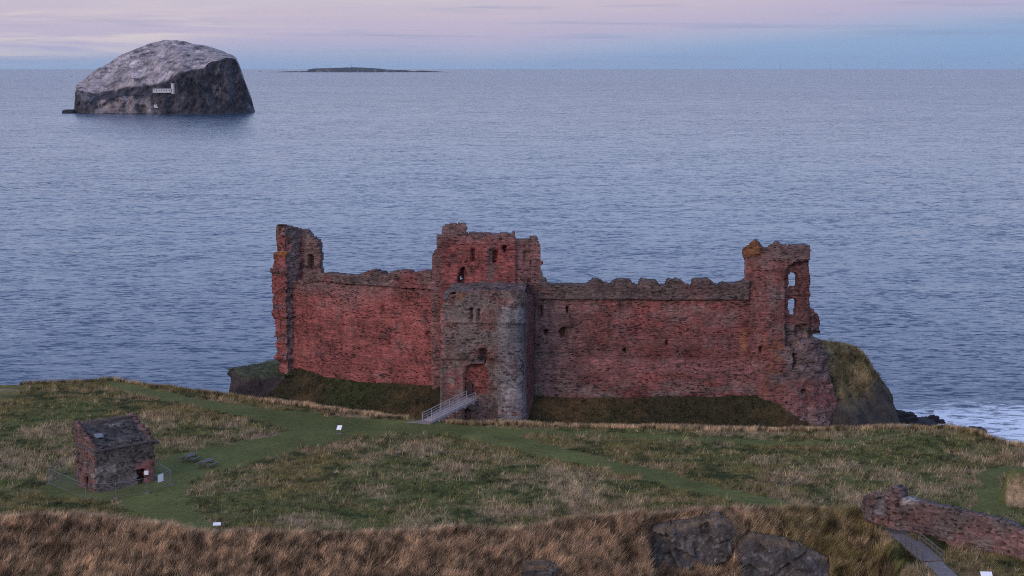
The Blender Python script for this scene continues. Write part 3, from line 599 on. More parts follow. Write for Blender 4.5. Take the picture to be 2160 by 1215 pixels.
    ft = slab('gatehouse_fore_tower', wf, [(928, 930), (928, 654), (932, 644), (939, 634), (953, 622), (972, 616), (985, 614), (1000, 611), (1050, 612), (1068, 614), (1085, 611), (1104, 612), (1107, 616)], M_ASHLAR, R_, cf, 2.4, df, cell=.22, rough=.08, rag=.12, pre=[(0, 10.5), (0, 33.2)], post=[(wf.U[-1], 33.6), (wf.U[-1], 10.5)], seed=7)
    zt = wf.uz(1020, 612)[1] - .35; gx, gy = np.meshgrid(np.linspace(0, 1, 50), np.linspace(0, 1, 26)); X0 = fx(936, 242) + (fx(1106, 242) - fx(936, 242)) * gx; Y0_ = 241.6 + 7.6 * gy; Z0 = zt + .5 * fbm(X0 / 1.2, Y0_ / 1.2, o=3) + .45 * smooth(.5, 1, gy) - 1.3 * smooth(.12, 0, gx) ; X0 = X0 + .8 * gy * (gx - .3)
    V = np.stack([X0.ravel(), Y0_.ravel(), Z0.ravel()], 1); idx = np.arange(V.shape[0]).reshape(gx.shape); q = np.stack([idx[:-1, :-1], idx[:-1, 1:], idx[1:, 1:], idx[1:, :-1]], -1).reshape(-1, 4)
    mesh_np('wall_walk', V, [q], M_ASHLAR, ft, lerp(np.tile(DARK * 1.1, (len(V), 1)), GREYB, smooth(-.2, .4, fbm(V[:, 0] / .8, V[:, 1] / .8, o=3))))
    # oak door in the red panel : planks under an arched head
    q = np.array([fx(988.5, 242.0), 242.15, 0]); zb, zt_ = at_y(988, 838, 242.2)[2], at_y(988, 806, 242.2)[2]; dm = MB(); w = .5
    for i in range(6):
        x0 = -w + i * w / 3; hh = math.sqrt(max(0, 1 - ((x0 + w / 6) / w) ** 2)) * w * .9; dm.box(q[0] + x0 + .01, q[0] + x0 + w / 3 - .01, q[1], q[1] + .1, zb, zt_ - w * .9 + hh)
    dm.build('door', M_DOOR, ft)
    # ---- east tower with the broken arch
    we = Wall([(1566, 252.2), (1570, 250.6), (1600, 249.9), (1660, 249.5), (1712, 250.2), (1728, 251.2), (1745, 252.6), (1770, 254)])
    arch = [(1657, 700), (1656, 590), (1658, 574), (1664, 563), (1675, 556), (1690, 552), (1714, 550), (1724, 600), (1722, 700)]
    def de(px, py):
        d = 1.1 * inpoly(px, py, arch) + 1.6 * inpoly(px, py, [(1658, 730), (1657, 700), (1722, 700), (1740, 700), (1742, 718), (1718, 716), (1700, 722), (1685, 715), (1676, 735)])
        d = d + 1.2 * (px > 1720) * (py < 740) + .8 * inb(px, py, 1683, 1708, 688, 716) + 1.5 * inb(px, py, 1671, 1677, 731, 738) + 1.4 * inpoly(px, py, [(1672, 778), (1671, 745), (1680, 745), (1684, 770), (1678, 780)])
        d = d + 1.6 * inb(px, py, 1686, 1698, 821, 829) + 1.5 * inb(px, py, 1602, 1606, 731, 746) - .25 * inpoly(px, py, [(1560, 545), (1560, 500), (1606, 505), (1606, 538)])
        d = d - 1.7 * smooth(790, 905, py) * smooth(1600, 1650, px) - .5 * smooth(640, 830, py) * smooth(1590, 1610, px) + .55 * fbm(px / 14, py / 12, o=3) * rect(px, py, 1668, 1770, 712, 920, 8) - .25 * (abs(py - 622) < 3) * (px > 1657) * (px < 1720) - .2 * (abs(py - 668) < 3) * (px > 1657) * (px < 1722)
        return d
    def ce(px, py, u, z):
        c = base(px, BRICK); n1 = fbm(u / 2.5 + 4, z / 2, o=3); c = cmix(c, DRED, smooth(.0, .5, n1) * .8); c = cmix(c, GREYB, smooth(.0, .5, -n1) * .8); c = cmix(c, GREYB * .85, (1 - smooth(515, 570, py)) * .7)
        c = cmix(c, RED * .85, rect(px, py, 1600, 1622, 560, 760, 10) * .6); c = cmix(c, ORANGE * .62, rect(px, py, 1560, 1608, 500, 540, 3) * .8); c = cmix(c, ORANGE * .7, rect(px, py, 1612, 1650, 700, 840, 10) * smooth(-.1, .4, fbm(u, z, o=2)) * .5)
        c = cmix(c, BRICK * .75, inpoly(px, py, arch) * .6); c = cmix(c, GREYB * .95, rect(px, py, 1655, 1745, 690, 800, 8) * .8); c = cmix(c, np.array([.19, .115, .105]), smooth(835, 870, py) * smooth(1620, 1640, px) * smooth(-.5, .3, fbm(u / 1.5, z / .5, o=3)))
        c = cmix(c, np.array([.40, .33, .30]), rect(px, py, 1668, 1675, 752, 775, 3) * .8); c = cmix(c, PINK, (1 - smooth(1573, 1578, px)) * .6 * (py > 540)); return cmix(c, DARK, smooth(.25, .55, fbm(u / 1.2 + 3, z / .9, o=3)) * .65)  # pink down the left side paints the tower's lit edge into the stone
    slab('corner_tower', we, [(1569, 870), (1569, 600), (1570, 545), (1569, 537), (1568, 526), (1574, 524), (1578, 516), (1587, 508), (1597, 510), (1600, 517), (1606, 523), (1612, 525), (1622, 523), (1632, 514), (1645, 513), (1652, 520), (1660, 519), (1705, 519), (1710, 528), (1709, 548), (1712, 560), (1715, 575), (1719, 590), (1717, 620), (1719, 650), (1727, 654), (1735, 665), (1740, 672), (1740, 720), (1742, 760), (1748, 800), (1755, 840), (1758, 880), (1760, 925), (1672, 925), (1652, 900), (1640, 880), (1628, 858), (1624, 870)],
         M_STONE, R_, ce, 2.5, de, holes=[[(1669, 610), (1669, 583), (1673, 577), (1684, 577), (1689, 583), (1689, 608), (1680, 607), (1675, 611)], [(1670, 669), (1670, 660), (1667, 656), (1668, 636), (1672, 631), (1684, 631), (1688, 636), (1687, 655), (1684, 659), (1684, 669)]], cell=.24, rough=.16, seed=8)
    # ---- far corner tower stump
    wd = Wall([(570, 267), (577, 265), (604, 262.2), (633, 264.6), (640, 265.4), (692, 265.0)])
    def dd(px, py):
        d = 2.0 * inb(px, py, 594, 600, 500, 528) + 1.6 * inpoly(px, py, [(651, 569), (650, 540), (654, 536), (660, 541), (661, 569)]) + .35 * inb(px, py, 588, 613, 498, 530)
        d = d - .3 * (inb(px, py, 570, 606, 530, 540)) + .35 * np.round(2.2 * vn(py / 13, py * 0 + 4.4) + .8 * vn(px / 10, py / 9)) * (px < 606) * (py > 545) * (py < 770) + .45 * fbm(px / 9, py / 9, o=3) * (px > 603) * (px < 634); return d
    def cd(px, py, u, z):
        c = base(px, RED * .9); c = cmix(c, GREYB * 1.25, smooth(601, 607, px) * (1 - smooth(628, 634, px)) * .85); c = cmix(c, GREY * .85, smooth(632, 642, px) * .7); c = cmix(c, GREYB * 1.0, (1 - smooth(495, 520, py)) * .7)
        c = cmix(c, PINK * .95, inb(px, py, 588, 613, 499, 530) * .8); c = cmix(c, ORANGE * .7, inb(px, py, 570, 606, 529, 541) * .8); c = cmix(c, DARK, smooth(.05, .4, vn(py / 9, px * 0 + 8.8)) * (px < 606) * (py > 560) * (py < 720) * .6); return cmix(c, DARK, smooth(.2, .5, fbm(u / 1.1, z / .8, o=3)) * .6)
    slab('corner_tower', wd, [(592, 800), (590, 783), (585, 745), (582, 690), (578, 665), (575, 640), (577, 612), (575, 595), (573, 576), (576, 560), (577, 540), (582, 533), (589, 530), (588, 500), (591, 485), (598, 479), (604, 477), (615, 479), (630, 481), (642, 488), (655, 497), (665, 508), (672, 510), (675, 530), (674, 565), (679, 576), (679, 600), (640, 604), (636, 640), (634, 800)], M_STONE, R_, cd, 2.6, dd, cell=.24, rough=.2, seed=9)
    return R_
castle()
# ------------------------------------------------------------------ headland under the castle
def headland():
    P = [(-36, 264.5, 18, 1.5, 0), (-39.5, 260.8, 18, 2.2, 0), (-46.5, 260.5, 18, 2.0, 0), (-49.3, 265.5, 18, 2.0, 0), (-46.5, 271, 18, 3, 0), (-40, 277, 18, 6, 0), (-20, 283, 18, 8, 0), (10, 286, 18.5, 8, 0), (38, 284, 20, 8, .3), (54, 278, 21.0, 15, .5), (57, 270, 21.8, 15.5, .44), (56, 263, 21.2, 15.5, .38), (53.5, 257.5, 19, 13, .35), (44, 254.5, 17, 4, .2), (20, 254, 17, 2, 0), (-10, 258.5, 17, 1.5, 0), (-28, 262.5, 17.5, 1.5, 0)]
    A = np.array(P); m = len(A); n = 260; t = np.linspace(0, m, n, endpoint=False); i = t.astype(int); f = t - i; f = f * f * (3 - 2 * f) * .5 + f * .5
    Q = A[i] * (1 - f)[:, None] + A[(i + 1) % m] * f[:, None]
    Nx = np.roll(Q[:, 1], -3) - np.roll(Q[:, 1], 3); Ny = -(np.roll(Q[:, 0], -3) - np.roll(Q[:, 0], 3)); L = np.hypot(Nx, Ny); Nx, Ny = Nx / L, Ny / L
    cx = 2 + (Q[:, 0] - 2) * .75; cy = np.full(n, 266.)
    if np.mean((Q[:, 0] - 2) * Nx) < 0: Nx, Ny = -Nx, -Ny
    V = []; C = []; GR = []
    for k in range(9):
        s = k / 8; x = cx + (Q[:, 0] - cx) * s; y = cy + (Q[:, 1] - cy) * s; z = 18.0 + (Q[:, 2] - 18.0) * s ** 1.5; V.append(np.stack([x, y, z], 1)); GR.append(np.ones(n))
    K = 26
    for k in range(1, K + 1):
        s = k / K; o = Q[:, 3]; gs = Q[:, 4]; pw = np.where(gs > .1, 2.1, 1.3)
        x = Q[:, 0] + Nx * o * s ** .9; y = Q[:, 1] + Ny * o * s ** .9; z = Q[:, 2] - (Q[:, 2] + 2.5) * s ** pw * 1.0; z = np.where(gs > .1, z, Q[:, 2] - (Q[:, 2] + 2.5) * s)
        V.append(np.stack([x, y, z], 1)); GR.append(np.clip((gs + .16 - s) / .16, 0, 1) * (gs > .1))
    V = np.concatenate(V); GR = np.concatenate(GR); amp = np.where(GR > .9, .6, 1.7)
    V[:, 2] -= 1.3 * (1 - smooth(.9, 1, GR)) * 0; bl = 2.2 * fbm(V[:, 0] / 8 + 3, V[:, 1] / 8, V[:, 2] / 8, o=2) * smooth(40, 55, V[:, 0]); V[:, 0] += bl; V[:, 2] += .5 * bl
    for a in range(3): V[:, a] += amp * fbm(V[:, 0] / 3.5 + 17 * a, V[:, 1] / 3.5, V[:, 2] / 3.0 + 5 * a, o=4, gain=.6) * (.7 if a == 2 else 1)
    gr = np.clip(GR + .5 * fbm(V[:, 0] / 3, V[:, 1] / 3, V[:, 2] / 3, o=3) * (GR > .02) * (GR < .98), 0, 1)
    rk = lerp(np.tile([.040, .033, .034], (len(V), 1)), np.array([.072, .046, .042]), smooth(-.3, .4, fbm(V[:, 0] / 6, V[:, 1] / 6, V[:, 2] / 6, o=3))); rk = lerp(rk, np.array([.052, .043, .035]), smooth(30, 50, V[:, 0]))
    gc = lerp(np.tile([.115, .092, .042], (len(V), 1)), np.array([.25, .18, .09]), smooth(-.3, .4, fbm(V[:, 0] / 3, V[:, 1] / 3, V[:, 2] / 3 + 9, o=3))); gc = lerp(gc, np.array([.07, .075, .04]), 1 - smooth(-25, 20, V[:, 0]))
    C = lerp(rk, gc, gr); rows = len(V) // n; idx = np.arange(rows * n).reshape(rows, n); jn = np.roll(idx, -1, 1)
    q = np.stack([idx[:-1], jn[:-1], jn[1:], idx[1:]], -1).reshape(-1, 4)
    o = mesh_np('headland_cliff', V, [q], M_ROCK, col=C, smooth_sh=True); tag(o, kind='structure')
    w = np.where((gr > .5) & (V[:, 1] < 282))[0]; n2 = 26000; wx = w[(V[w, 0] > 40)]; wl = w[(V[w, 0] < -36)]
    pick = np.concatenate([rng.choice(wx, n2), rng.choice(wl, 5000)]); B = V[pick] + rng.uniform(-.5, .5, (len(pick), 3)) * [1, 1, .15]
    blades('headland_grass', B[:, 0], B[:, 1], B[:, 2] - .05, (.3 + .5 * rng.random(len(B))) * np.where(B[:, 0] < 0, .45, 1), .05 + .06 * rng.random(len(B)), C[pick] * (1.0 + .5 * rng.random((len(B), 1))), (.15, -.1), .4, 'golden brown grass over the cliff head beside the castle')
headland()
# ------------------------------------------------------------------ rocks
def rock(name, c, size, seed, label, mat=M_SMALLROCK, col=(.10, .098, .105), rz=0, flat=.0, sub=5, group=None, top=None, amp=.28):
    import bmesh
    bm = bmesh.new(); bmesh.ops.create_icosphere(bm, subdivisions=sub, radius=1.0); V = np.array([v.co[:] for v in bm.verts]); Fc = np.array([[v.index for v in f.verts] for f in bm.faces]); bm.free()
    W_ = np.sign(V) * np.abs(V) ** .55; W_ = W_ / np.abs(W_).max() * 1.0
    d = fbm(V[:, 0] * 1.6 + seed, V[:, 1] * 1.6, V[:, 2] * 1.6 + seed * 2, o=5, gain=.6); crack = np.abs(fbm(V[:, 0] * 1.3 + seed * 3, V[:, 1] * 1.3 + 8, V[:, 2] * .5, o=2))
    W_ = W_ * (1 + amp * d - .16 * (1 - smooth(0, .05, crack)))[:, None]; W_ *= np.array(size) / 2
    cr, sr = math.cos(rz), math.sin(rz); W_ = np.stack([W_[:, 0] * cr - W_[:, 1] * sr, W_[:, 0] * sr + W_[:, 1] * cr, W_[:, 2]], 1)
    C = np.tile(np.array(col), (len(V), 1)); C = lerp(C, np.array(col) * 1.9, smooth(.1, .5, fbm(V[:, 0] * 4, V[:, 1] * 4 + seed, V[:, 2] * 4, o=4)))
    if top is not None: C = lerp(C, np.array(top), smooth(.45, .8, V[:, 2] + .3 * d))
    e = empty(name, c, label, 'rock', group); o = mesh_np('rock_mass', W_ + np.array(c), [Fc], mat, e, C, True); return e
def rk_px(px0, px1, py0, py1, z_off, depth, seed, label, **k):
    q = ground((px0 + px1) / 2, py1 - 4); sc = q[1] / 3150.; w = (px1 - px0) * sc; h = (py1 - py0) * sc
    rock('rock_outcrop', (q[0], q[1] + depth * .28, q[2] + h * .42 + z_off), (w * 1.02, depth, h * 1.08), seed, label, **k)
def facets(px, py, outline, seed):
    r_ = np.random.default_rng(int(seed * 10)); X = [o[0] for o in outline]; Y = [o[1] for o in outline]; best = np.full(np.shape(px), 1e9); out = np.zeros(np.shape(px))
    for _ in range(16):
        sx, sy, of, gx, gy = r_.uniform(min(X), max(X)), r_.uniform(min(Y), max(Y)), r_.uniform(-.35, .45), r_.uniform(-.016, .016), r_.uniform(-.022, .012); d = np.hypot((px - sx) * .8, py - sy); m = d < best; best = np.where(m, d, best); out = np.where(m, of + gx * (px - sx) + gy * (py - sy), out)
    return out
def outcrop(plan, outline, crack, seed, label, light):
    q = at_z(*outline[0], 17.0); e = empty('rock_outcrop', (q[0], plan[0][1] + 1, 16.5), label, 'rock')
    def d(px, py):
        r = facets(px, py, outline, seed) + .12 * fbm(px / 9 + seed, py / 7, o=3)
        if crack: r = r + .5 * (1 - smooth(0, 2.6, np.abs(px - np.interp(py, [c[1] for c in crack], [c[0] for c in crack])))) * (py > crack[0][1]) * (py < crack[-1][1])
        top = np.interp(px, [o[0] for o in outline[:light]], [o[1] for o in outline[:light]]); return r + .5 * np.clip(1 - (py - top) / 14, 0, 1) ** 2 - .9 * smooth(1140, 1215, py)
    def c(px, py, u, z):
        k = base(px, np.array([.075, .064, .058])); k = cmix(k, np.array([.165, .148, .138]), smooth(.08, .3, fbm(u / .42, z / .36, o=3, gain=.7)) * .95); k = cmix(k, np.array([.06, .055, .06]), smooth(.1, .5, fbm(u / 1.1 + 4, z / .7, o=3)) * .8)
        top = np.interp(px, [o[0] for o in outline[:light]], [o[1] for o in outline[:light]]); return cmix(k, np.array([.14, .10, .065]), (1 - smooth(4, 15, py - top + 8 * fbm(u, z, o=2))) * .8)
    slab('rock_mass', Wall(plan, 1150), outline, M_SMALLROCK, e, c, 4.0, d, cell=.16, rough=.1, rag=.14, seed=seed)
outcrop([(1330, YB + .5), (1420, YB - .2), (1530, YB - .1), (1580, YB + .9)], [(1358, 1142), (1364, 1122), (1385, 1113), (1440, 1106), (1490, 1097), (1520, 1091), (1543, 1103), (1552, 1122), (1542, 1150), (1536, 1172), (1524, 1186), (1490, 1197), (1440, 1198), (1405, 1212), (1392, 1228), (1378, 1200), (1362, 1170)], [(1404, 1120), (1416, 1150), (1412, 1170), (1422, 1200)], 3.0, 'large cracked grey rock outcrop in the bank, left one of the pair', 8)
outcrop([(1530, YB2 + .4), (1590, YB2 - .3), (1700, YB2 - .1), (1770, YB2 + .8)], [(1544, 1175), (1556, 1146), (1578, 1131), (1640, 1141), (1700, 1156), (1748, 1180), (1747, 1245), (1540, 1245)], None, 8.0, 'lower dark grey rock outcrop in the bank, right one of the pair', 6)
rk_px(1098, 1176, 1194, 1240, 0, 3, 12, 'small grey rock half buried in brown grass at the bottom edge', top=(.12, .08, .05), col=(.07, .062, .06))
for i, (a, b, y, h, lab) in enumerate([(1888, 1932, 886, 2.6, 'large black sea rock at the foot of the headland'), (1925, 1972, 893, 1.0, 'long low black reef stretching out from the headland'), (1958, 1980, 886, 1.5, 'small humped black rock alone in the surf'), (1976, 1992, 890, .9, 'tiny black rock at the seaward end of the reef'), (2040, 2078, 909, .9, 'low black rock awash in white surf farthest right')]):
    q = at_z((a + b) / 2, y, .2); w = (b - a) / 3170 * q[1]; rock('sea_rock', (q[0], q[1], h * .05), (w, w * (1.9 if i == 1 else 1.2), h * 1.35), 30 + i * 5, lab, col=(.022, .02, .024), sub=5, rz=-.5 if i == 1 else 0, amp=.6)
# ------------------------------------------------------------------ the two islands
def island_rock():
    Y0 = 2268.; k = Y0 / 3272.
    top = np.array([(154.5, 238), (155.5, 226), (158, 205), (160.5, 188), (164, 177), (180, 167), (200, 150), (230, 134), (260, 116), (295, 101), (330, 89), (352, 84.5), (372, 84), (390, 87), (410, 92), (440, 96), (470, 107), (490, 116), (500, 124), (507, 140), (513, 160), (520, 178), (527, 200), (533, 222), (537, 236)], float)
    edge = np.array([(154.5, 238), (156, 226), (161, 195), (166, 190), (180, 196), (205, 198), (240, 192), (270, 184), (320, 181), (352, 172), (366, 166), (380, 154), (410, 148), (435, 144), (450, 131), (475, 124), (500, 124), (510, 150), (537, 236)], float)
    px = np.linspace(154.6, 536.5, 300); tp = np.interp(px, top[:, 0], top[:, 1]); ed = np.maximum(np.interp(px, edge[:, 0], edge[:, 1]), tp)
    wl = 240.5 - 3.0 * smooth(440, 537, px) - 2 * (1 - smooth(150, 165, px)); H = (wl - tp) * k; He = (wl - ed) * k
    X = (px - CX) * k; rows = []; gu = []
    halfw = np.sqrt(np.clip(1 - ((px - 338) / 202) ** 2, 0, 1)); yf = Y0 + 90 * (1 - halfw) + 4 * vn(px / 15, px * 0)
    low = rect(px, px * 0, 205, 325, -1, 1, 12); crest_y = Y0 + 60 + 150 * (H / 108)
    H = np.maximum(71 + (137 - tp) * .99 / 3280. * crest_y, .5); He = np.maximum(np.minimum(71 + (137 - ed) * .99 / 3276. * (yf + 12), H), .3)
    nc = 34
    for r in range(nc):                              # cliff, with a guano bench low on the landing side
        s = r / (nc - 1); z = He * s; y = yf + 9 * s + low * 36 * smooth(0, .42, s) + low * 8 * smooth(.5, .6, s) + 14 * smooth(.62, 1, s) * (1 - smooth(340, 380, px))
        rows.append((X, y, z)); gu.append(low * (s < .66) * (s > .03) * 1.25 + 0 * px)
    ns = 40; ye_ = rows[-1][1]
    for r in range(1, ns + 1):                       # upper slope
        s = r / ns; z = He + (H - He) * (s ** .8); y = ye_ + np.maximum(crest_y - ye_, 4) * s; rows.append((X, y, z)); gu.append(np.ones_like(px) * .9)
    for r in range(1, 13):
        s = r / 12; rows.append((X, crest_y + 90 * s ** .6, H * (1 - s ** 2.2) - 1 * s)); gu.append(np.ones_like(px) * .7)
    V = np.stack([np.stack(((px - CX) / 3276. * r[1], r[1], r[2]), 1) for r in rows]); GU = np.stack(gu); sh = V.shape; V = V.reshape(-1, 3); GU = GU.ravel()
    a = np.where(GU > .5, 3.3, 6.0) * np.clip(V[:, 2] / 14, .15, 1)
    px_, py_ = proj(V[:, 0], V[:, 1], V[:, 2]); a = a * (1 - .85 * rect(px_, py_, 318, 372, 182, 198, 6))
    nz = fbm(V[:, 0] / 15, V[:, 1] / 24, V[:, 2] / 17, o=5, gain=.66); rg = 1 - 3.2 * np.abs(fbm(V[:, 0] / 26 + 8, V[:, 1] / 40, V[:, 2] / 34, o=4, gain=.6)); V[:, 1] += a * (2.2 * nz - 1.5 * rg * np.where(GU > .5, .4, 1)); V[:, 2] += .55 * a * fbm(V[:, 0] / 12 + 30, V[:, 1] / 20, V[:, 2] / 20, o=4) ; V[:, 0] += .4 * a * fbm(V[:, 0] / 12 + 60, V[:, 1] / 20, V[:, 2] / 12, o=4)
    V[:, 2] = np.maximum(V[:, 2], -1)
    g2 = np.clip(GU + .55 * fbm(V[:, 0] / 10 + 5, V[:, 1] / 14, V[:, 2] / 9, o=4) * (GU > .05) + .35 * smooth(.15, .5, fbm(V[:, 0] / 10, V[:, 1] / 12, V[:, 2] / 12, o=5, gain=.65)) * (.25 + .75 * smooth(.0, .3, fbm(V[:, 0] / 45, V[:, 1] / 45, V[:, 2] / 30, o=2))), 0, 1)
    ledge_d = smooth(.12, .38, fbm(V[:, 0] / 14 + 90, V[:, 1] / 22, V[:, 2] / 5, o=4)); g2 = g2 * (1 - .8 * ledge_d) * (1 - .55 * smooth(.1, .5, fbm(V[:, 0] / 4 + 9, V[:, 1] / 9, V[:, 2] / 2.5, o=3)))
    pxv, pyv = proj(V[:, 0], V[:, 1], V[:, 2]); g2 = g2 * (1 - .8 * rect(pxv, pyv, 285, 365, 190, 206, 5)) 
    rk = lerp(np.tile([.045, .041, .05], (len(V), 1)), np.array([.10, .092, .105]), smooth(.05, .4, fbm(V[:, 0] / 22 + 4, V[:, 1] / 40, V[:, 2] / 30, o=4, gain=.6))); rk = lerp(rk, np.array([.022, .02, .026]), smooth(.12, .36, fbm(V[:, 0] / 16 + 40, V[:, 1] / 30, V[:, 2] / 18, o=4))); C = lerp(rk, np.array([.40, .335, .33]), g2) * (1 + .5 * fbm(V[:, 0] / 5, V[:, 1] / 8, V[:, 2] / 7, o=3))[:, None]; nr, ncx = sh[0], sh[1]; idx = np.arange(nr * ncx).reshape(nr, ncx)  # near-black noise patches put the shade of caves into the cliff colour
    q = np.stack([idx[:-1, :-1], idx[:-1, 1:], idx[1:, 1:], idx[1:, :-1]], -1).reshape(-1, 4)
    o = mesh_np('island', V, [q], M_ISLE, col=C); tag(o, kind='structure')
    # lighthouse on its ledge
    pxv, pyv = proj(V[:, 0], V[:, 1], V[:, 2]); sel = inb(pxv, pyv, 318, 370, 184, 196) & (V[:, 1] < Y0 + 90); YL = float(V[sel, 1].min()) - 2.0
    q = at_y(345, 192, YL); e = empty('lighthouse', q, 'white lighthouse tower with a long low wing on the ledge of the steep island', 'lighthouse')
    at = lambda p, y: np.array(at_y(p, y, YL))
    b = at(364, 192); b[2] -= 1; m = MB(); m.lathe((b[0], b[1] + 4, b[2]), [(3.3, -3), (3.1, 0), (2.7, 11.5), (3.2, 11.6), (3.2, 12.2)], 14); m.build('tower', M_WHITEWALL, e)
    m = MB(); m.lathe((b[0], b[1] + 4, b[2] + 12.2), [(1.8, 0), (1.8, 2.6), (2.1, 2.7), (1.2, 4.0), (.2, 4.6), (.15, 6)], 12); m.build('lantern', M_BLACK, e)
    x0 = at(322, 190)[0]; x1 = at(360, 190)[0]; z0 = at(340, 192)[2]; m = MB(); m.box(x0, x1, b[1], b[1] + 8, z0 - 2.5, z0 + 2.8); 
    wg_ = m.build('wing', M_WHITEWALL, e); n0 = 7
    for i in range(n0): m = MB(); xx = x0 + 2 + i * (x1 - x0 - 4) / (n0 - 1); m.box(xx - .6, xx + .6, b[1] - .06, b[1] + .3, z0 + .5, z0 + 1.7); m.build('window', M_BLACK, wg_)
    m = MB(); m.hexa([(x0 - .3, b[1] - .3, z0 + 2.8), (x1 + .2, b[1] - .3, z0 + 2.8), (x1 + .2, b[1] + 8.3, z0 + 2.8), (x0 - .3, b[1] + 8.3, z0 + 2.8), (x0 - .3, b[1] + 3.6, z0 + 4.4), (x1 + .2, b[1] + 3.6, z0 + 4.4), (x1 + .2, b[1] + 4.4, z0 + 4.4), (x0 - .3, b[1] + 4.4, z0 + 4.4)]); m.build('roof', M_PAVE, e)
    q = at_y(329, 223, Y0 + 1); e = empty('landing_hut', q, 'tiny white hut low on the rock island above the landing', 'hut'); m = MB(); m.box(q[0] - 3, q[0] + 3, q[1], q[1] + 9, q[2] - 3, q[2] + 1.6); m.build('wall', M_WHITEWALL, e); m = MB(); m.hexa([(q[0] - 3.2, q[1] - .2, q[2] + 1.6), (q[0] + 3.2, q[1] - .2, q[2] + 1.6), (q[0] + 3.2, q[1] + 9, q[2] + 1.6), (q[0] - 3.2, q[1] + 9, q[2] + 1.6), (q[0] - 3.2, q[1] + 4, q[2] + 3), (q[0] + 3.2, q[1] + 4, q[2] + 3), (q[0] + 3.2, q[1] + 5, q[2] + 3), (q[0] - 3.2, q[1] + 5, q[2] + 3)]); m.build('roof', M_PAVE, e)
def far_island():
    Y0 = 15390.; k = Y0 / 3284.
    top = np.array([(562, 152), (590, 151), (605, 150.6), (640, 150.2), (647, 150), (650, 145.5), (655, 144.6), (690, 143.6), (720, 142.6), (745, 142), (790, 144), (815, 147), (835, 148), (850, 147.5), (862, 149.5), (872, 150.3), (882, 148.7), (900, 149.5), (925, 151), (948, 152.2)], float)
    px = np.linspace(563, 947, 300); H = np.maximum((152.3 - np.interp(px, top[:, 0], top[:, 1])) * k + 1.5 * fbm(px / 6, px * 0, o=3), .3); X = (px - CX) * k; rows = []
    for s in np.linspace(0, 1, 8): rows.append(np.stack([X, Y0 + 8 * s + 14 * vn(px / 8, px * 0 + s), H * .86 * s], 1))
    for s in np.linspace(.1, 1, 8): rows.append(np.stack([X, X * 0 + Y0 + 20 + 180 * s, H * (.86 + .14 * s)], 1))
    for s in np.linspace(.2, 1, 5): rows.append(np.stack([X, X * 0 + Y0 + 200 + 150 * s, H * (1 - s * s)], 1))
    V = np.concatenate(rows); n = len(px); nr = len(rows); idx = np.arange(nr * n).reshape(nr, n); q = np.stack([idx[:-1, :-1], idx[:-1, 1:], idx[1:, 1:], idx[1:, :-1]], -1).reshape(-1, 4)
    C = lerp(np.tile([.025, .026, .032], (len(V), 1)), np.array([.12, .11, .11]), smooth(.1, .5, fbm(V[:, 0] / 40, V[:, 2] / 30, o=3)) * (np.arange(len(V)) < 7 * n)); o = mesh_np('island', V, [q], M_ISLE, col=C); tag(o, kind='structure')
    q = at_y(741, 142.4, Y0 + 190); e = empty('lighthouse', q, 'tiny dark square lighthouse on the crest of the distant low island', 'lighthouse'); m = MB(); m.box(q[0] - 9, q[0] + 9, q[1] - 7, q[1] + 7, q[2] - 4, q[2] + 12); m.build('keep', M_TURB, e); m = MB(); m.lathe((q[0] + 1, q[1], q[2] + 12), [(4.5, 0), (4.2, 9), (4.8, 9.2), (3.6, 12), (.4, 15)], 10); m.build('lantern_tower', M_TURB, e)
M_ISLE = rockmat('island_rock', .09, 5.0)
island_rock(); far_island()
# ------------------------------------------------------------------ ships and turbines far out
def boat(px, py, L, label):
    q = at_z(px, py, 0); e = empty('boat', q, label, 'boat'); n = 9; m = MB(); v = []
    for i in range(n):
        s = i / (n - 1); w = L * .14 * (1 - max(0, (s - .55) / .45) ** 2); x = q[0] + (s - .5) * L; sh = .08 * L * (1 + .7 * s * s)
        v += [(x, q[1] - w * .6, -.5), (x, q[1] - w - .02, sh), (x, q[1] + w + .02, sh), (x, q[1] + w * .6, -.5)]
    m.v = v; m.f = [[4 * i + a, 4 * i + b, 4 * i + 4 + b, 4 * i + 4 + a] for i in range(n - 1) for a, b in ((0, 1), (1, 2), (2, 3), (3, 0))] + [[0, 3, 2, 1], [4 * n - 4, 4 * n - 3, 4 * n - 2, 4 * n - 1]]; m.build('hull', M_BLACK, e)
    m = MB(); m.box(q[0] - .25 * L, q[0] - .02 * L, q[1] - .09 * L, q[1] + .09 * L, .07 * L, .25 * L); m.box(q[0] - .2 * L, q[0] - .06 * L, q[1] - .07 * L, q[1] + .07 * L, .25 * L, .33 * L); m.build('wheelhouse', M_TURB, e); m = MB(); m.bar((q[0] + .1 * L, q[1], .05 * L), (q[0] + .1 * L, q[1], .55 * L), .03 * L); m.build('mast', M_BLACK, e)
q = at_z(145, 238, .3); rock('sea_rock', (q[0], q[1], 1.2), (16, 22, 8), 77, 'low dark skerry jutting from the left foot of the steep rock island', col=(.03, .028, .032), sub=4)
boat(150, 162, 12, 'tiny dark boat on the sea left of the steep rock island'); boat(548, 151.5, 26, 'tiny dark ship near the horizon between the two islands')
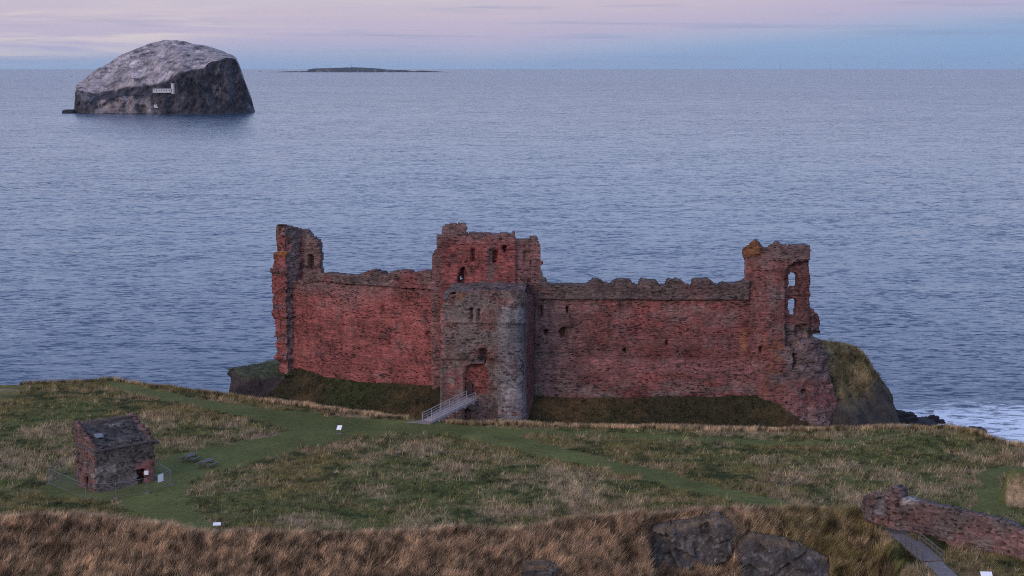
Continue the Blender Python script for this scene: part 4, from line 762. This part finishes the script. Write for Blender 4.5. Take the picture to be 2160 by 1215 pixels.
def turbines():
    def make(q, ph):
        e = empty('wind_turbine', q, 'tiny grey wind turbine standing on the far sea horizon', 'wind turbine', 'wind turbines along the horizon'); m = MB(); m.lathe((0, 0, 0), [(5, -2), (4.2, 20), (3.0, 105)], 10); m.build('tower', M_TURB, e, world=False); m = MB(); m.box(-3, 3, -6, 8, 104, 110); m.build('nacelle', M_TURB, e, world=False)
        for i in range(3):
            m = MB(); m.hexa([(-2.2, -7.5, 0), (2.2, -7.5, 0), (2.2, -6.2, 0), (-2.2, -6.2, 0), (-.6, -7.2, 68), (.3, -7.2, 68), (.3, -6.6, 68), (-.6, -6.6, 68)]); b = m.build('blade', M_TURB, e, world=False); b.location = (0, 0, 107); b.rotation_euler = (0, ph + i * 2.0944, 0)
        return e
    first = None
    for i, px in enumerate((1646, 1751, 1786, 1853, 1948, 1972, 1985, 2133, 2155)):
        q = at_y(px, 150, 25500 + 300 * (i % 3)); q[2] = 0
        if first is None: first = make(q, .3)
        else:
            e = copy_tree(first); e.location = tuple(q)
            for j, b in enumerate([c for c in COL.objects if c.parent == e and c.name.startswith('blade')]): b.rotation_euler = (0, .3 + i * .5 + j * 2.0944, 0)
turbines()
# ------------------------------------------------------------------ dovecot, its fence, tables and boards
DA, DB_, DC = ground(202, 1040), ground(327, 1014), ground(152, 1027)
ux = (DB_ - DA); ux[2] = 0; DL = np.linalg.norm(ux); ux /= DL; uy = np.array([-ux[1], ux[0], 0]); DW = float(np.dot(DC - DA, uy)); DW = max(5.2, min(DW, 8))
DOO_FOOT = [tuple((DA + ux * a + uy * b)[:2]) for a, b in ((-2.5, -2.5), (DL + 2, -2.5), (DL + 2, DW + 1.5), (-2.5, DW + 1.5))]
print('dovecot', DA, DL, DW)
def dovecot():
    z0 = DA[2] - .4; e = empty('dovecot', DA, 'small roofed stone dovecot with stepped gables and dark doorway inside a wire fence', 'building')
    zh = lambda px, py, Y: float(at_y(px, py, Y)[2])
    ze = zh(203, 946, DA[1]); back = DA + uy * DW; zr = zh(166, 893, back[1]); zs = zh(202, 950, DA[1])
    def wall(p, d): return Wall([(0, p[0], p[1]), (0, p[0] + d[0], p[1] + d[1])])
    def uzw(w, u, z): return (u, z)
    cfront = lambda px, py, u, z: cmix(cmix(cmix(base(px, np.array([.15, .118, .104])), np.array([.245, .20, .18]), smooth(.0, .4, fbm(u / 1.3, z / 1.3, o=3)) * (z < z0 + 3.6)), np.array([.26, .10, .085]), smooth(DL - 2.8, DL - 2.2, u) * (z < z0 + 3.4) * .8), np.array([.115, .092, .083]), (z > z0 + 3.6) * .6)
    cgab = lambda px, py, u, z: cmix(base(px, np.array([.165, .088, .078])), GREYB * .8, smooth(.0, .4, fbm(u / 1.2, z / 1.2 + 4, o=3)) * .8)
    dw0 = DL * .70; dw1 = dw0 + 1.05
    fw = wall(DA, ux * DL); doorp = [(dw0, z0), (dw0, z0 + 2.25), (dw1, z0 + 2.25), (dw1, z0)]
    def slab_uz(name, w, poly, colf, thick, **k): return slab(name, w, [], M_ASHLAR, e, colf, thick, pre=poly, cell=.18, rough=.08, rag=.1, **k)
    fr = slab_uz('front_wall', fw, [(0, z0), (0, ze), (DL, ze), (DL, z0), (dw1, z0), (dw1, z0 + 2.45), (dw0, z0 + 2.45), (dw0, z0)], cfront, .9, seed=20)
    m = MB(); p = DA + ux * (dw0) + uy * .75; q = DA + ux * dw1 + uy * .75; m.hexa([p + [0, 0, -.4], q + [0, 0, -.4], q + uy * .1 + [0, 0, -.4], p + uy * .1 + [0, 0, -.4], p + [0, 0, 2.1], q + [0, 0, 2.1], q + uy * .1 + [0, 0, 2.1], p + uy * .1 + [0, 0, 2.1]]); m.build('door', M_DOOR, fr)
    m = MB(); p = DA + ux * (dw0 - .25) - uy * .08; q = DA + ux * (dw1 + .25) - uy * .08; h = 2.05; m.hexa([p + [0, 0, h], q + [0, 0, h], q + uy * .3 + [0, 0, h], p + uy * .3 + [0, 0, h], p + [0, 0, h + .3], q + [0, 0, h + .3], q + uy * .3 + [0, 0, h + .3], p + uy * .3 + [0, 0, h + .3]]); m.build('lintel', plain('red_lintel', (.27, .11, .095, 1), .9, .2, 3), fr)
    H = zr - ze
    def gable(off, name, seed, hole, steps):
        gw = wall(DA + ux * off + uy * DW, -uy * DW)   # u runs from the rear to the front
        pts = [(0, z0), (0, zr + .25)]
        for i in range(steps): pts += [((i + .55) * DW / (steps + .2), zr + .25 - i * H / steps), ((i + .55) * DW / (steps + .2), zr + .25 - (i + 1) * H / steps)]
        pts += [(DW - .01, ze + .15), (DW - .01, z0)]
        if hole: pts += [(DW * .62, z0), (DW * .62, z0 + 2.1), (DW * .44, z0 + 2.1), (DW * .44, z0)]
        return slab(name, gw, [], M_ASHLAR, e, cgab, .6, pre=pts, cell=.18, rough=.03, rag=.04, seed=seed, depth=lambda px, py: 0)
    gable(-.02, 'gable_wall', 22, True, 14); gable(DL - .72, 'gable_wall', 23, False, 6)
    slab_uz('rear_wall', wall(DA + uy * (DW - .85) , ux * DL), [(0, z0), (0, zr + .0), (DL, zr + .0), (DL, z0)], lambda px, py, u, z: base(px, GREYB * .7), .8, seed=24)
    # string course round front and left gable
    m = MB(); zc = z0 + (ze - z0) * .98
    for a, b in ((DA - uy * .16 - ux * .1, DA + ux * (DL + .25) - uy * .16), (DA - ux * .16 - uy * .1, DA - ux * .16 + uy * DW)): m.bar((a[0], a[1], ze - .35), (b[0], b[1], ze - .35), .24, .18)
    m.build('string_course', plain('dark_ledge_stone', (.10, .085, .085, 1), .95, .3, 3), e)
    m = MB(); a = DA + ux * (DL + .1) - uy * .1; m.hexa([a + [0, 0, ze - DA[2] - .9], a + ux * .7 + [0, 0, ze - DA[2] - .9], a + ux * .7 + uy * 2.2 + [0, 0, ze - DA[2] - .6], a + uy * 2.2 + [0, 0, ze - DA[2] - .6], a + [0, 0, ze - DA[2] - .6], a + ux * .7 + [0, 0, ze - DA[2] - .65], a + ux * .7 + uy * 2.2 + [0, 0, ze - DA[2] - .3], a + uy * 2.2 + [0, 0, ze - DA[2] - .25]]); m.build('eaves_slab', plain('eaves_stone', (.08, .07, .07, 1), .95, .3, 3), e)
    # stone slab roof, sagging, course over course
    V = []; C = []; nu, nv = 60, 40
    for j in range(nv + 1):
        for i in range(nu + 1):
            u = .5 + (DL - 1.0) * i / nu; s = j / nv; p = DA + ux * u + uy * (s * (DW - .4)); cs = (s * 14) % 1
            z = ze + .1 + (H - .2) * s - .16 * cs + .22 * float(vn(u * 1.7, s * 13)) * (1 - .4 * s) - .25 * math.sin(math.pi * i / nu) * (1 - s) * .5; V.append((p[0], p[1], z)); r = float(fbm(np.array([u / 1.4]), np.array([s * 4.]), o=3)[0])
            c = np.array([.078, .07, .068]) * (1 + .6 * r); c = c * (1 - .7 * max(0, min(1, (r - .1) * 4))) + np.array([.20, .165, .13]) * .7 * max(0, min(1, (r - .1) * 4)); C.append(c)
    idx = np.arange(len(V)).reshape(nv + 1, nu + 1); q = np.stack([idx[:-1, :-1], idx[:-1, 1:], idx[1:, 1:], idx[1:, :-1]], -1).reshape(-1, 4); n0 = len(V); V = np.array(V); q2 = q[:, ::-1] + n0; V = np.concatenate([V, V - [0, 0, .35]])
    ef = [np.stack([a[:-1], a[1:], a[1:] + n0, a[:-1] + n0], 1) for a in (idx[0], idx[-1], idx[:, 0], idx[:, -1])]
    mesh_np('roof', V, [q, q2] + ef, M_ASHLAR, e, np.array(C + C)); m = MB()
    p = DA + ux * 1.15 + uy * 1.6; s = 1.6 / (DW - .4); zz = ze + .1 + (H - .2) * s; t = H / DW; m.hexa([(p[0], p[1], zz)] + [tuple(v) for v in (np.array([p[0], p[1], zz]) + ux * 1.1, np.array([p[0], p[1], zz]) + ux * 1.1 + uy * .7 + [0, 0, .7 * t], np.array([p[0], p[1], zz]) + uy * .7 + [0, 0, .7 * t])] + [tuple(np.array([p[0], p[1], zz]) + o + [0, 0, .12]) for o in (0 * ux, ux * 1.1, ux * 1.1 + uy * .7 + [0, 0, .7 * t], uy * .7 + [0, 0, .7 * t])]); m.build('skylight', plain('pale_slate', (.17, .18, .20, 1), .6, .1, 4), e)
dovecot()
def fence():
    pts = [ground(*p) for p in ((140, 998), (103, 1021), (181, 1055), (245, 1052), (311, 1042), (361, 1025), (326, 1003))]
    e = empty('mesh_fence', pts[3], 'grey wire mesh fence enclosing the dovecot', 'fence'); h = 2.05
    for a, b in zip(pts[:-1], pts[1:]):
        m = MB(); fr = MB(); d = b - a; L = np.linalg.norm(d); up_ = np.array([0, 0, 1.])
        fr.bar(a + up_ * .15, b + up_ * .15, .03); fr.bar(a + up_ * h, b + up_ * h, .045); fr.bar(a, a + up_ * h, .035); fo = fr.build('panel_frame', M_METAL, e)
        nn = int(L / .28)
        for i in range(1, nn): p = a + d * i / nn; m.bar(p + up_ * .15, p + up_ * h, .008)
        for j in range(1, 8): z = .15 + (h - .15) * j / 8; m.bar(a + up_ * z, b + up_ * z, .008)
        m.build('wire_mesh', M_METAL, fo)
    for p in pts:
        m = MB(); m.bar(p, p + np.array([0, 0, h + .1]), .05); po = m.build('post', M_METAL, e); m = MB(); m.box(p[0] - .3, p[0] + .3, p[1] - .12, p[1] + .12, p[2] - .05, p[2] + .14); m.build('foot_block', M_PAVE, po)
    # notices tied on
    for (x0, x1, y0, y1, a, b, lab) in ((304, 313, 993, 1001, 3, 4, 'smaller white notice on the dovecot fence, beside the doorway'), (332, 344, 1002, 1014, 4, 5, 'larger white notice on the dovecot fence, near its right corner')):
        d = pts[b] - pts[a]; c = None; k0, k1 = [], []
        w = Wall([(0, pts[a][0], pts[a][1]), (0, pts[b][0], pts[b][1])]); u0, zt = w.uz(x0, y0); u1, zb = w.uz(x1, y1); p0 = w.xy(np.array(u0)); p1 = w.xy(np.array(u1)); nn = w.nrm(np.array((u0 + u1) / 2)) * -.05
        o = empty('notice', (p0[0], p0[1], zb), lab, 'sign', None); m = MB(); A = np.array([p0[0] + nn[0], p0[1] + nn[1], zb]); B = np.array([p1[0] + nn[0], p1[1] + nn[1], zb]); tt = np.array([nn[0] * .5, nn[1] * .5, 0]); hz = np.array([0, 0, zt - zb])
        m.hexa([A + tt, B + tt, B, A, A + tt + hz, B + tt + hz, B + hz, A + hz]); m.build('board', M_WHITE, o); m = MB(); m.bar(A + hz * .9, A + hz * .9 + [0, 0, .3], .02); m.build('tie', M_METAL, o); m = MB(); m.bar(B + hz * .9, B + hz * .9 + [0, 0, .3], .02); m.build('tie', M_METAL, o)
fence()
def picnic():
    e = empty('picnic_table', (0, 0, 0), 'weathered wooden picnic table with benches, nearer the dovecot', 'picnic table', 'picnic tables on the mown grass'); L = 1.9
    m = MB()
    for i in range(5): m.box(-L / 2, L / 2, -.42 + i * .17, -.42 + i * .17 + .15, .72, .77)
    m.build('tabletop', M_TABLE, e, world=False, bevel=.008)
    for s in (-1, 1):
        m = MB(); m.box(-L / 2, L / 2, s * .82 - .13, s * .82 - .005, .42, .47); m.box(-L / 2, L / 2, s * .82 + .005, s * .82 + .13, .42, .47); m.build('bench', M_TABLE, e, world=False, bevel=.008)
    for s in (-1, 1):
        for t in (-1, 1): m = MB(); m.bar((s * .65, t * .30, .72), (s * .65, t * .75, -.05), .06, .12); m.build('leg', M_TABLE, e, world=False)
        m = MB(); m.bar((s * .65 + .05, -.95, .39), (s * .65 + .05, .95, .39), .06, .12); m.bar((s * .65 + .05, -.42, .69), (s * .65 + .05, .42, .69), .06, .08); m.build('cross_rail', M_TABLE, e, world=False)
    for i, (px, py) in enumerate(((401, 973), (437, 985))):
        t = e if i == 0 else copy_tree(e); q = ground(px, py); t.location = tuple(q); t.rotation_euler = (0, 0, R(68 - 8 * i)); t.scale = (1.1, 1.25, 1.2)
        if i: t['label'] = 'weathered wooden picnic table with benches, farther from the dovecot'
picnic()
def board(px, py, w, h, tilt, rz, label, post=.9):
    q = ground(px, py); e = empty('information_board', q, label, 'sign', None, rz); m = MB(); ct, st_ = math.cos(tilt), math.sin(tilt)
    P = lambda x, a, b: (x, a * ct - b * st_, post + a * st_ + b * ct)
    m.hexa([P(-w / 2, -h / 2, 0), P(w / 2, -h / 2, 0), P(w / 2, h / 2, 0), P(-w / 2, h / 2, 0), P(-w / 2, -h / 2, .05), P(w / 2, -h / 2, .05), P(w / 2, h / 2, .05), P(-w / 2, h / 2, .05)]); m.build('panel', M_WHITE, e, world=False, bevel=.01)
    for s in (-1, 1): m = MB(); m.bar((s * w * .3, 0, -.3), (s * w * .3, 0, post - .03), .07); m.build('post', M_DARKWOOD, e, world=False)
    m = MB(); m.box(-w * .55, w * .55, -.35, .35, -.1, .06); m.build('base_slab', M_PAVE, e, world=False)
board(716, 915, .72, .85, R(38), R(-14), 'slanted white information board alone on the mown grass left of the bridge')
board(458, 1119, .9, .55, R(25), R(10), 'slanted white board half hidden by the dry bank in the foreground', .75)
board(2080, 1232, 1.2, .8, R(35), R(-5), 'slanted white board at the bottom right edge by the ruined wall', 1.0)
# ------------------------------------------------------------------ bridge to the castle door
def bridge():
    a = ground(890, 890); a[2] += .25; b = at_y(985, 839, 241.6); e = empty('timber_bridge', a, 'pale timber footbridge with railings rising over the ditch to the castle door', 'bridge')
    d = b - a; L = np.linalg.norm(d); d /= L; r = np.array([d[1], -d[0], 0]); r /= np.linalg.norm(r); Wd = 1.75; up_ = np.array([0, 0, 1.]); m = MB(); n = 46
    for i in range(n): p = a + d * (L * (i + .5) / n); m.bar(p, p + r * Wd, L / n * .86, .07)
    m.build('deck', M_WOOD, e); m = MB()
    for s in (.05, Wd - .05): m.bar(a + r * s - up_ * .2, b + r * s - up_ * .2, .14, .3)
    m.build('beam', M_WOOD, e)
    for s, nm in ((.04, 0), (Wd - .04, 1)):
        rl = MB(); 
        for h in (.38, .72, 1.12): rl.bar(a + r * s + up_ * h, b + r * s + up_ * h, .07, .11 if h > 1 else .08)
        ro = rl.build('railing', M_WOOD, e); K = 6
        for i in range(K): p = a + d * (L * i / (K - 1) * .985 + .05) + r * s; pm = MB(); pm.bar(p - up_ * .35, p + up_ * 1.2, .11); pm.build('post', M_WOOD, ro)
    for i in range(1, 6):
        p = a + d * (L * (i - .3) / 5.2); m = MB(); m.bar(p - r * .35 - up_ * .42, p + r * (Wd + .35) - up_ * .42, .12, .14); m.bar(p + r * (Wd + .3) - up_ * .42, p + r * Wd + up_ * .35, .06); m.bar(p - r * .3 - up_ * .42, p + up_ * .35, .06); m.build('outrigger', M_WOOD, e)
    # two trestles down into the ditch
    for f in (.35, .72):
        p = a + d * L * f; m = MB()
        for s in (.1, Wd - .1): q = p + r * s; m.bar((q[0], q[1], float(height(np.array([q[0]]), np.array([q[1]]))[0]) - .3), q - up_ * .3, .2)
        m.build('trestle', M_DARKWOOD, e)
    m = MB(); p0 = a + up_ * .02; P = [ground(852, 892), ground(905, 896)]; q0, q1 = P
    m.hexa([q0 - up_ * .3, q1 - up_ * .3, a + r * Wd - up_ * .35, a - up_ * .35, q0 + up_ * .06, q1 + up_ * .06, a + r * Wd + up_ * .03, a + up_ * .03]); m.build('ramp', M_PAVE, e)
bridge()
# ------------------------------------------------------------------ gate wall ruin, path and small bridge at the right
PATHPTS = [at_z(a, b, 17.05) for a, b in ((1862, 1098), (1888, 1118), (1920, 1143), (1955, 1172), (1990, 1203), (2035, 1245))]
def gate_ruin():
    q0 = at_z(2000, 1140, 17); e = empty('ruined_wall', q0, 'broken red and grey rubble wall with small holes beside the paved path', 'wall')
    w = Wall([(1812, 179.5), (1830, 176.5), (1868, 174.6), (1900, 173.2), (2050, 168), (2230, 162.5)], 1100)
    holes = [(1964, 1976, 1083.5, 1088), (1885, 1896, 1081, 1085), (1924, 1932, 1097, 1103), (2020, 2031, 1126, 1131), (2038, 2053, 1148, 1155), (2112, 2123, 1146, 1151), (2058, 2070, 1179, 1184), (1890, 1898, 1055, 1070)]
    def d(px, py):
        r = 0
        for q in holes: r = r + .75 * inb(px, py, *q)
        return r + .5 * inpoly(px, py, [(1845, 1075), (1846, 1050), (1862, 1048), (1864, 1078), (1855, 1082)]) - .5 * smooth(2145, 2152, px) - .35 * inb(px, py, 1868, 1905, 1000, 1120)
    def c(px, py, u, z):
        k = base(px, np.array([.165, .10, .092])); n1 = fbm(u / 1.6, z / 1.2, o=3); k = cmix(k, GREY * .9, smooth(.0, .4, n1) * .8); k = cmix(k, np.array([.22, .11, .095]), smooth(.05, .4, -n1) * .7); k = cmix(k, GREYB, (1 - smooth(.0, 1.6, np.interp(px, [1900, 2160], [20.6, 20.6]) - z)) * .5)
        k = cmix(k, np.array([.42, .38, .37]), rect(px, py, 1904, 1948, 1049, 1065, 2) * smooth(-.3, .1, fbm(u, z, o=2)) * .8); k = k * .85; k = cmix(k, SLATE, inpoly(px, py, [(1845, 1085), (1846, 1045), (1864, 1043), (1866, 1085)]) * .8); return cmix(k, DARK, smooth(.2, .5, fbm(u / .7, z / .4, o=3)) * .7)
    slab('rubble_wall', w, [(1818, 1090), (1817, 1062), (1822, 1047), (1835, 1041), (1860, 1042), (1868, 1038), (1875, 1032), (1888, 1027), (1896, 1033), (1904, 1050), (1940, 1060), (1965, 1064), (2020, 1076), (2060, 1084), (2110, 1098), (2150, 1116), (2230, 1130), (2230, 1260), (2150, 1225), (2090, 1205), (2050, 1188), (2020, 1160), (1990, 1142), (1950, 1127), (1895, 1116), (1850, 1106)], M_ASHLAR, e, c, 1.3, d, cell=.16, rough=.06, rag=.09, seed=40)
    # paved path : a sheet lying on the ground, left open over the hollow
    V = []; P = np.array(PATHPTS); n = 60; t = np.linspace(0, len(P) - 1, n); C_ = np.stack([np.interp(t, np.arange(len(P)), P[:, i]) for i in range(3)], 1); T = np.gradient(C_[:, :2], axis=0); T /= np.linalg.norm(T, axis=1, keepdims=True)
    for j in range(7):
        o = (j / 6 - .5) * 2.1; xy = C_[:, :2] + np.stack([T[:, 1], -T[:, 0]], 1) * (o + .12 * vn(C_[:, 0] * 1.3, C_[:, 1] + j)[:, None]); V.append(np.concatenate([xy, np.full((n, 1), 17.12) + .0 * xy[:, :1]], 1))
    V = np.concatenate(V); V[:, 2] = np.maximum(height(V[:, 0], V[:, 1]) + .06, 16.9); idx = np.arange(7 * n).reshape(7, n); q = np.stack([idx[:-1, :-1], idx[:-1, 1:], idx[1:, 1:], idx[1:, :-1]], -1).reshape(-1, 4)
    o = mesh_np('path', V, [q], M_PAVE, smooth_sh=True); tag(o, kind='structure')
    # small bridge rails
    f = empty('footbridge', PATHPTS[3], 'small dark railed footbridge carrying the paved path over a hollow', 'bridge'); A = np.array(PATHPTS[2]); B = np.array(PATHPTS[3]) + (np.array(PATHPTS[4]) - np.array(PATHPTS[3])) * .35; A[2] = B[2] = 17.0; d_ = (B - A); L = np.linalg.norm(d_); d_ /= L; r = np.array([d_[1], -d_[0], 0]); up_ = np.array([0, 0, 1.])
    m = MB(); k = 22
    for i in range(k): p = A + d_ * L * (i + .5) / k; m.bar(p - r * 1.2 + up_ * .06, p + r * 1.2 + up_ * .06, L / k * .9, .08)
    m.build('deck', plain('grey_deck_boards', (.15, .13, .132, 1), .9, .25, 3), f)
    m = MB()
    for s in (-1.0, 1.0): m.bar(A + r * s - up_ * .15, B + r * s - up_ * .15, .2, .3)
    m.build('beam', M_DARKWOOD, f)
    for s in (-1.15, 1.15):
        rl = MB()
        for h in (.6, 1.05): rl.bar(A + r * s + up_ * h, B + r * s + up_ * h, .07, .1)
        ro = rl.build('railing', M_TABLE, f)
        for i in range(5): p = A + d_ * L * i / 4 + r * s; m = MB(); m.bar(p - up_ * .4, p + up_ * 1.12, .12); m.build('post', M_DARKWOOD, ro)
gate_ruin()
grass()

# ------------------------------------------------------------------ sea air
def haze():
    m = bpy.data.materials.new('sea_haze'); m.use_nodes = True; t = m.node_tree; t.nodes.clear(); v = N(t, 'ShaderNodeVolumePrincipled'); v.inputs['Color'].default_value = (.80, .86, .96, 1); v.inputs['Density'].default_value = HAZE; v.inputs['Anisotropy'].default_value = 0.2
    o = N(t, 'ShaderNodeOutputMaterial'); t.links.new(v.outputs[0], o.inputs['Volume']); b = MB(); b.box(-27600, 27600, -27600, 27600, -6, 205); h = b.build('haze', m); tag(h, kind='stuff')
HAZE = 1.6e-5
haze()
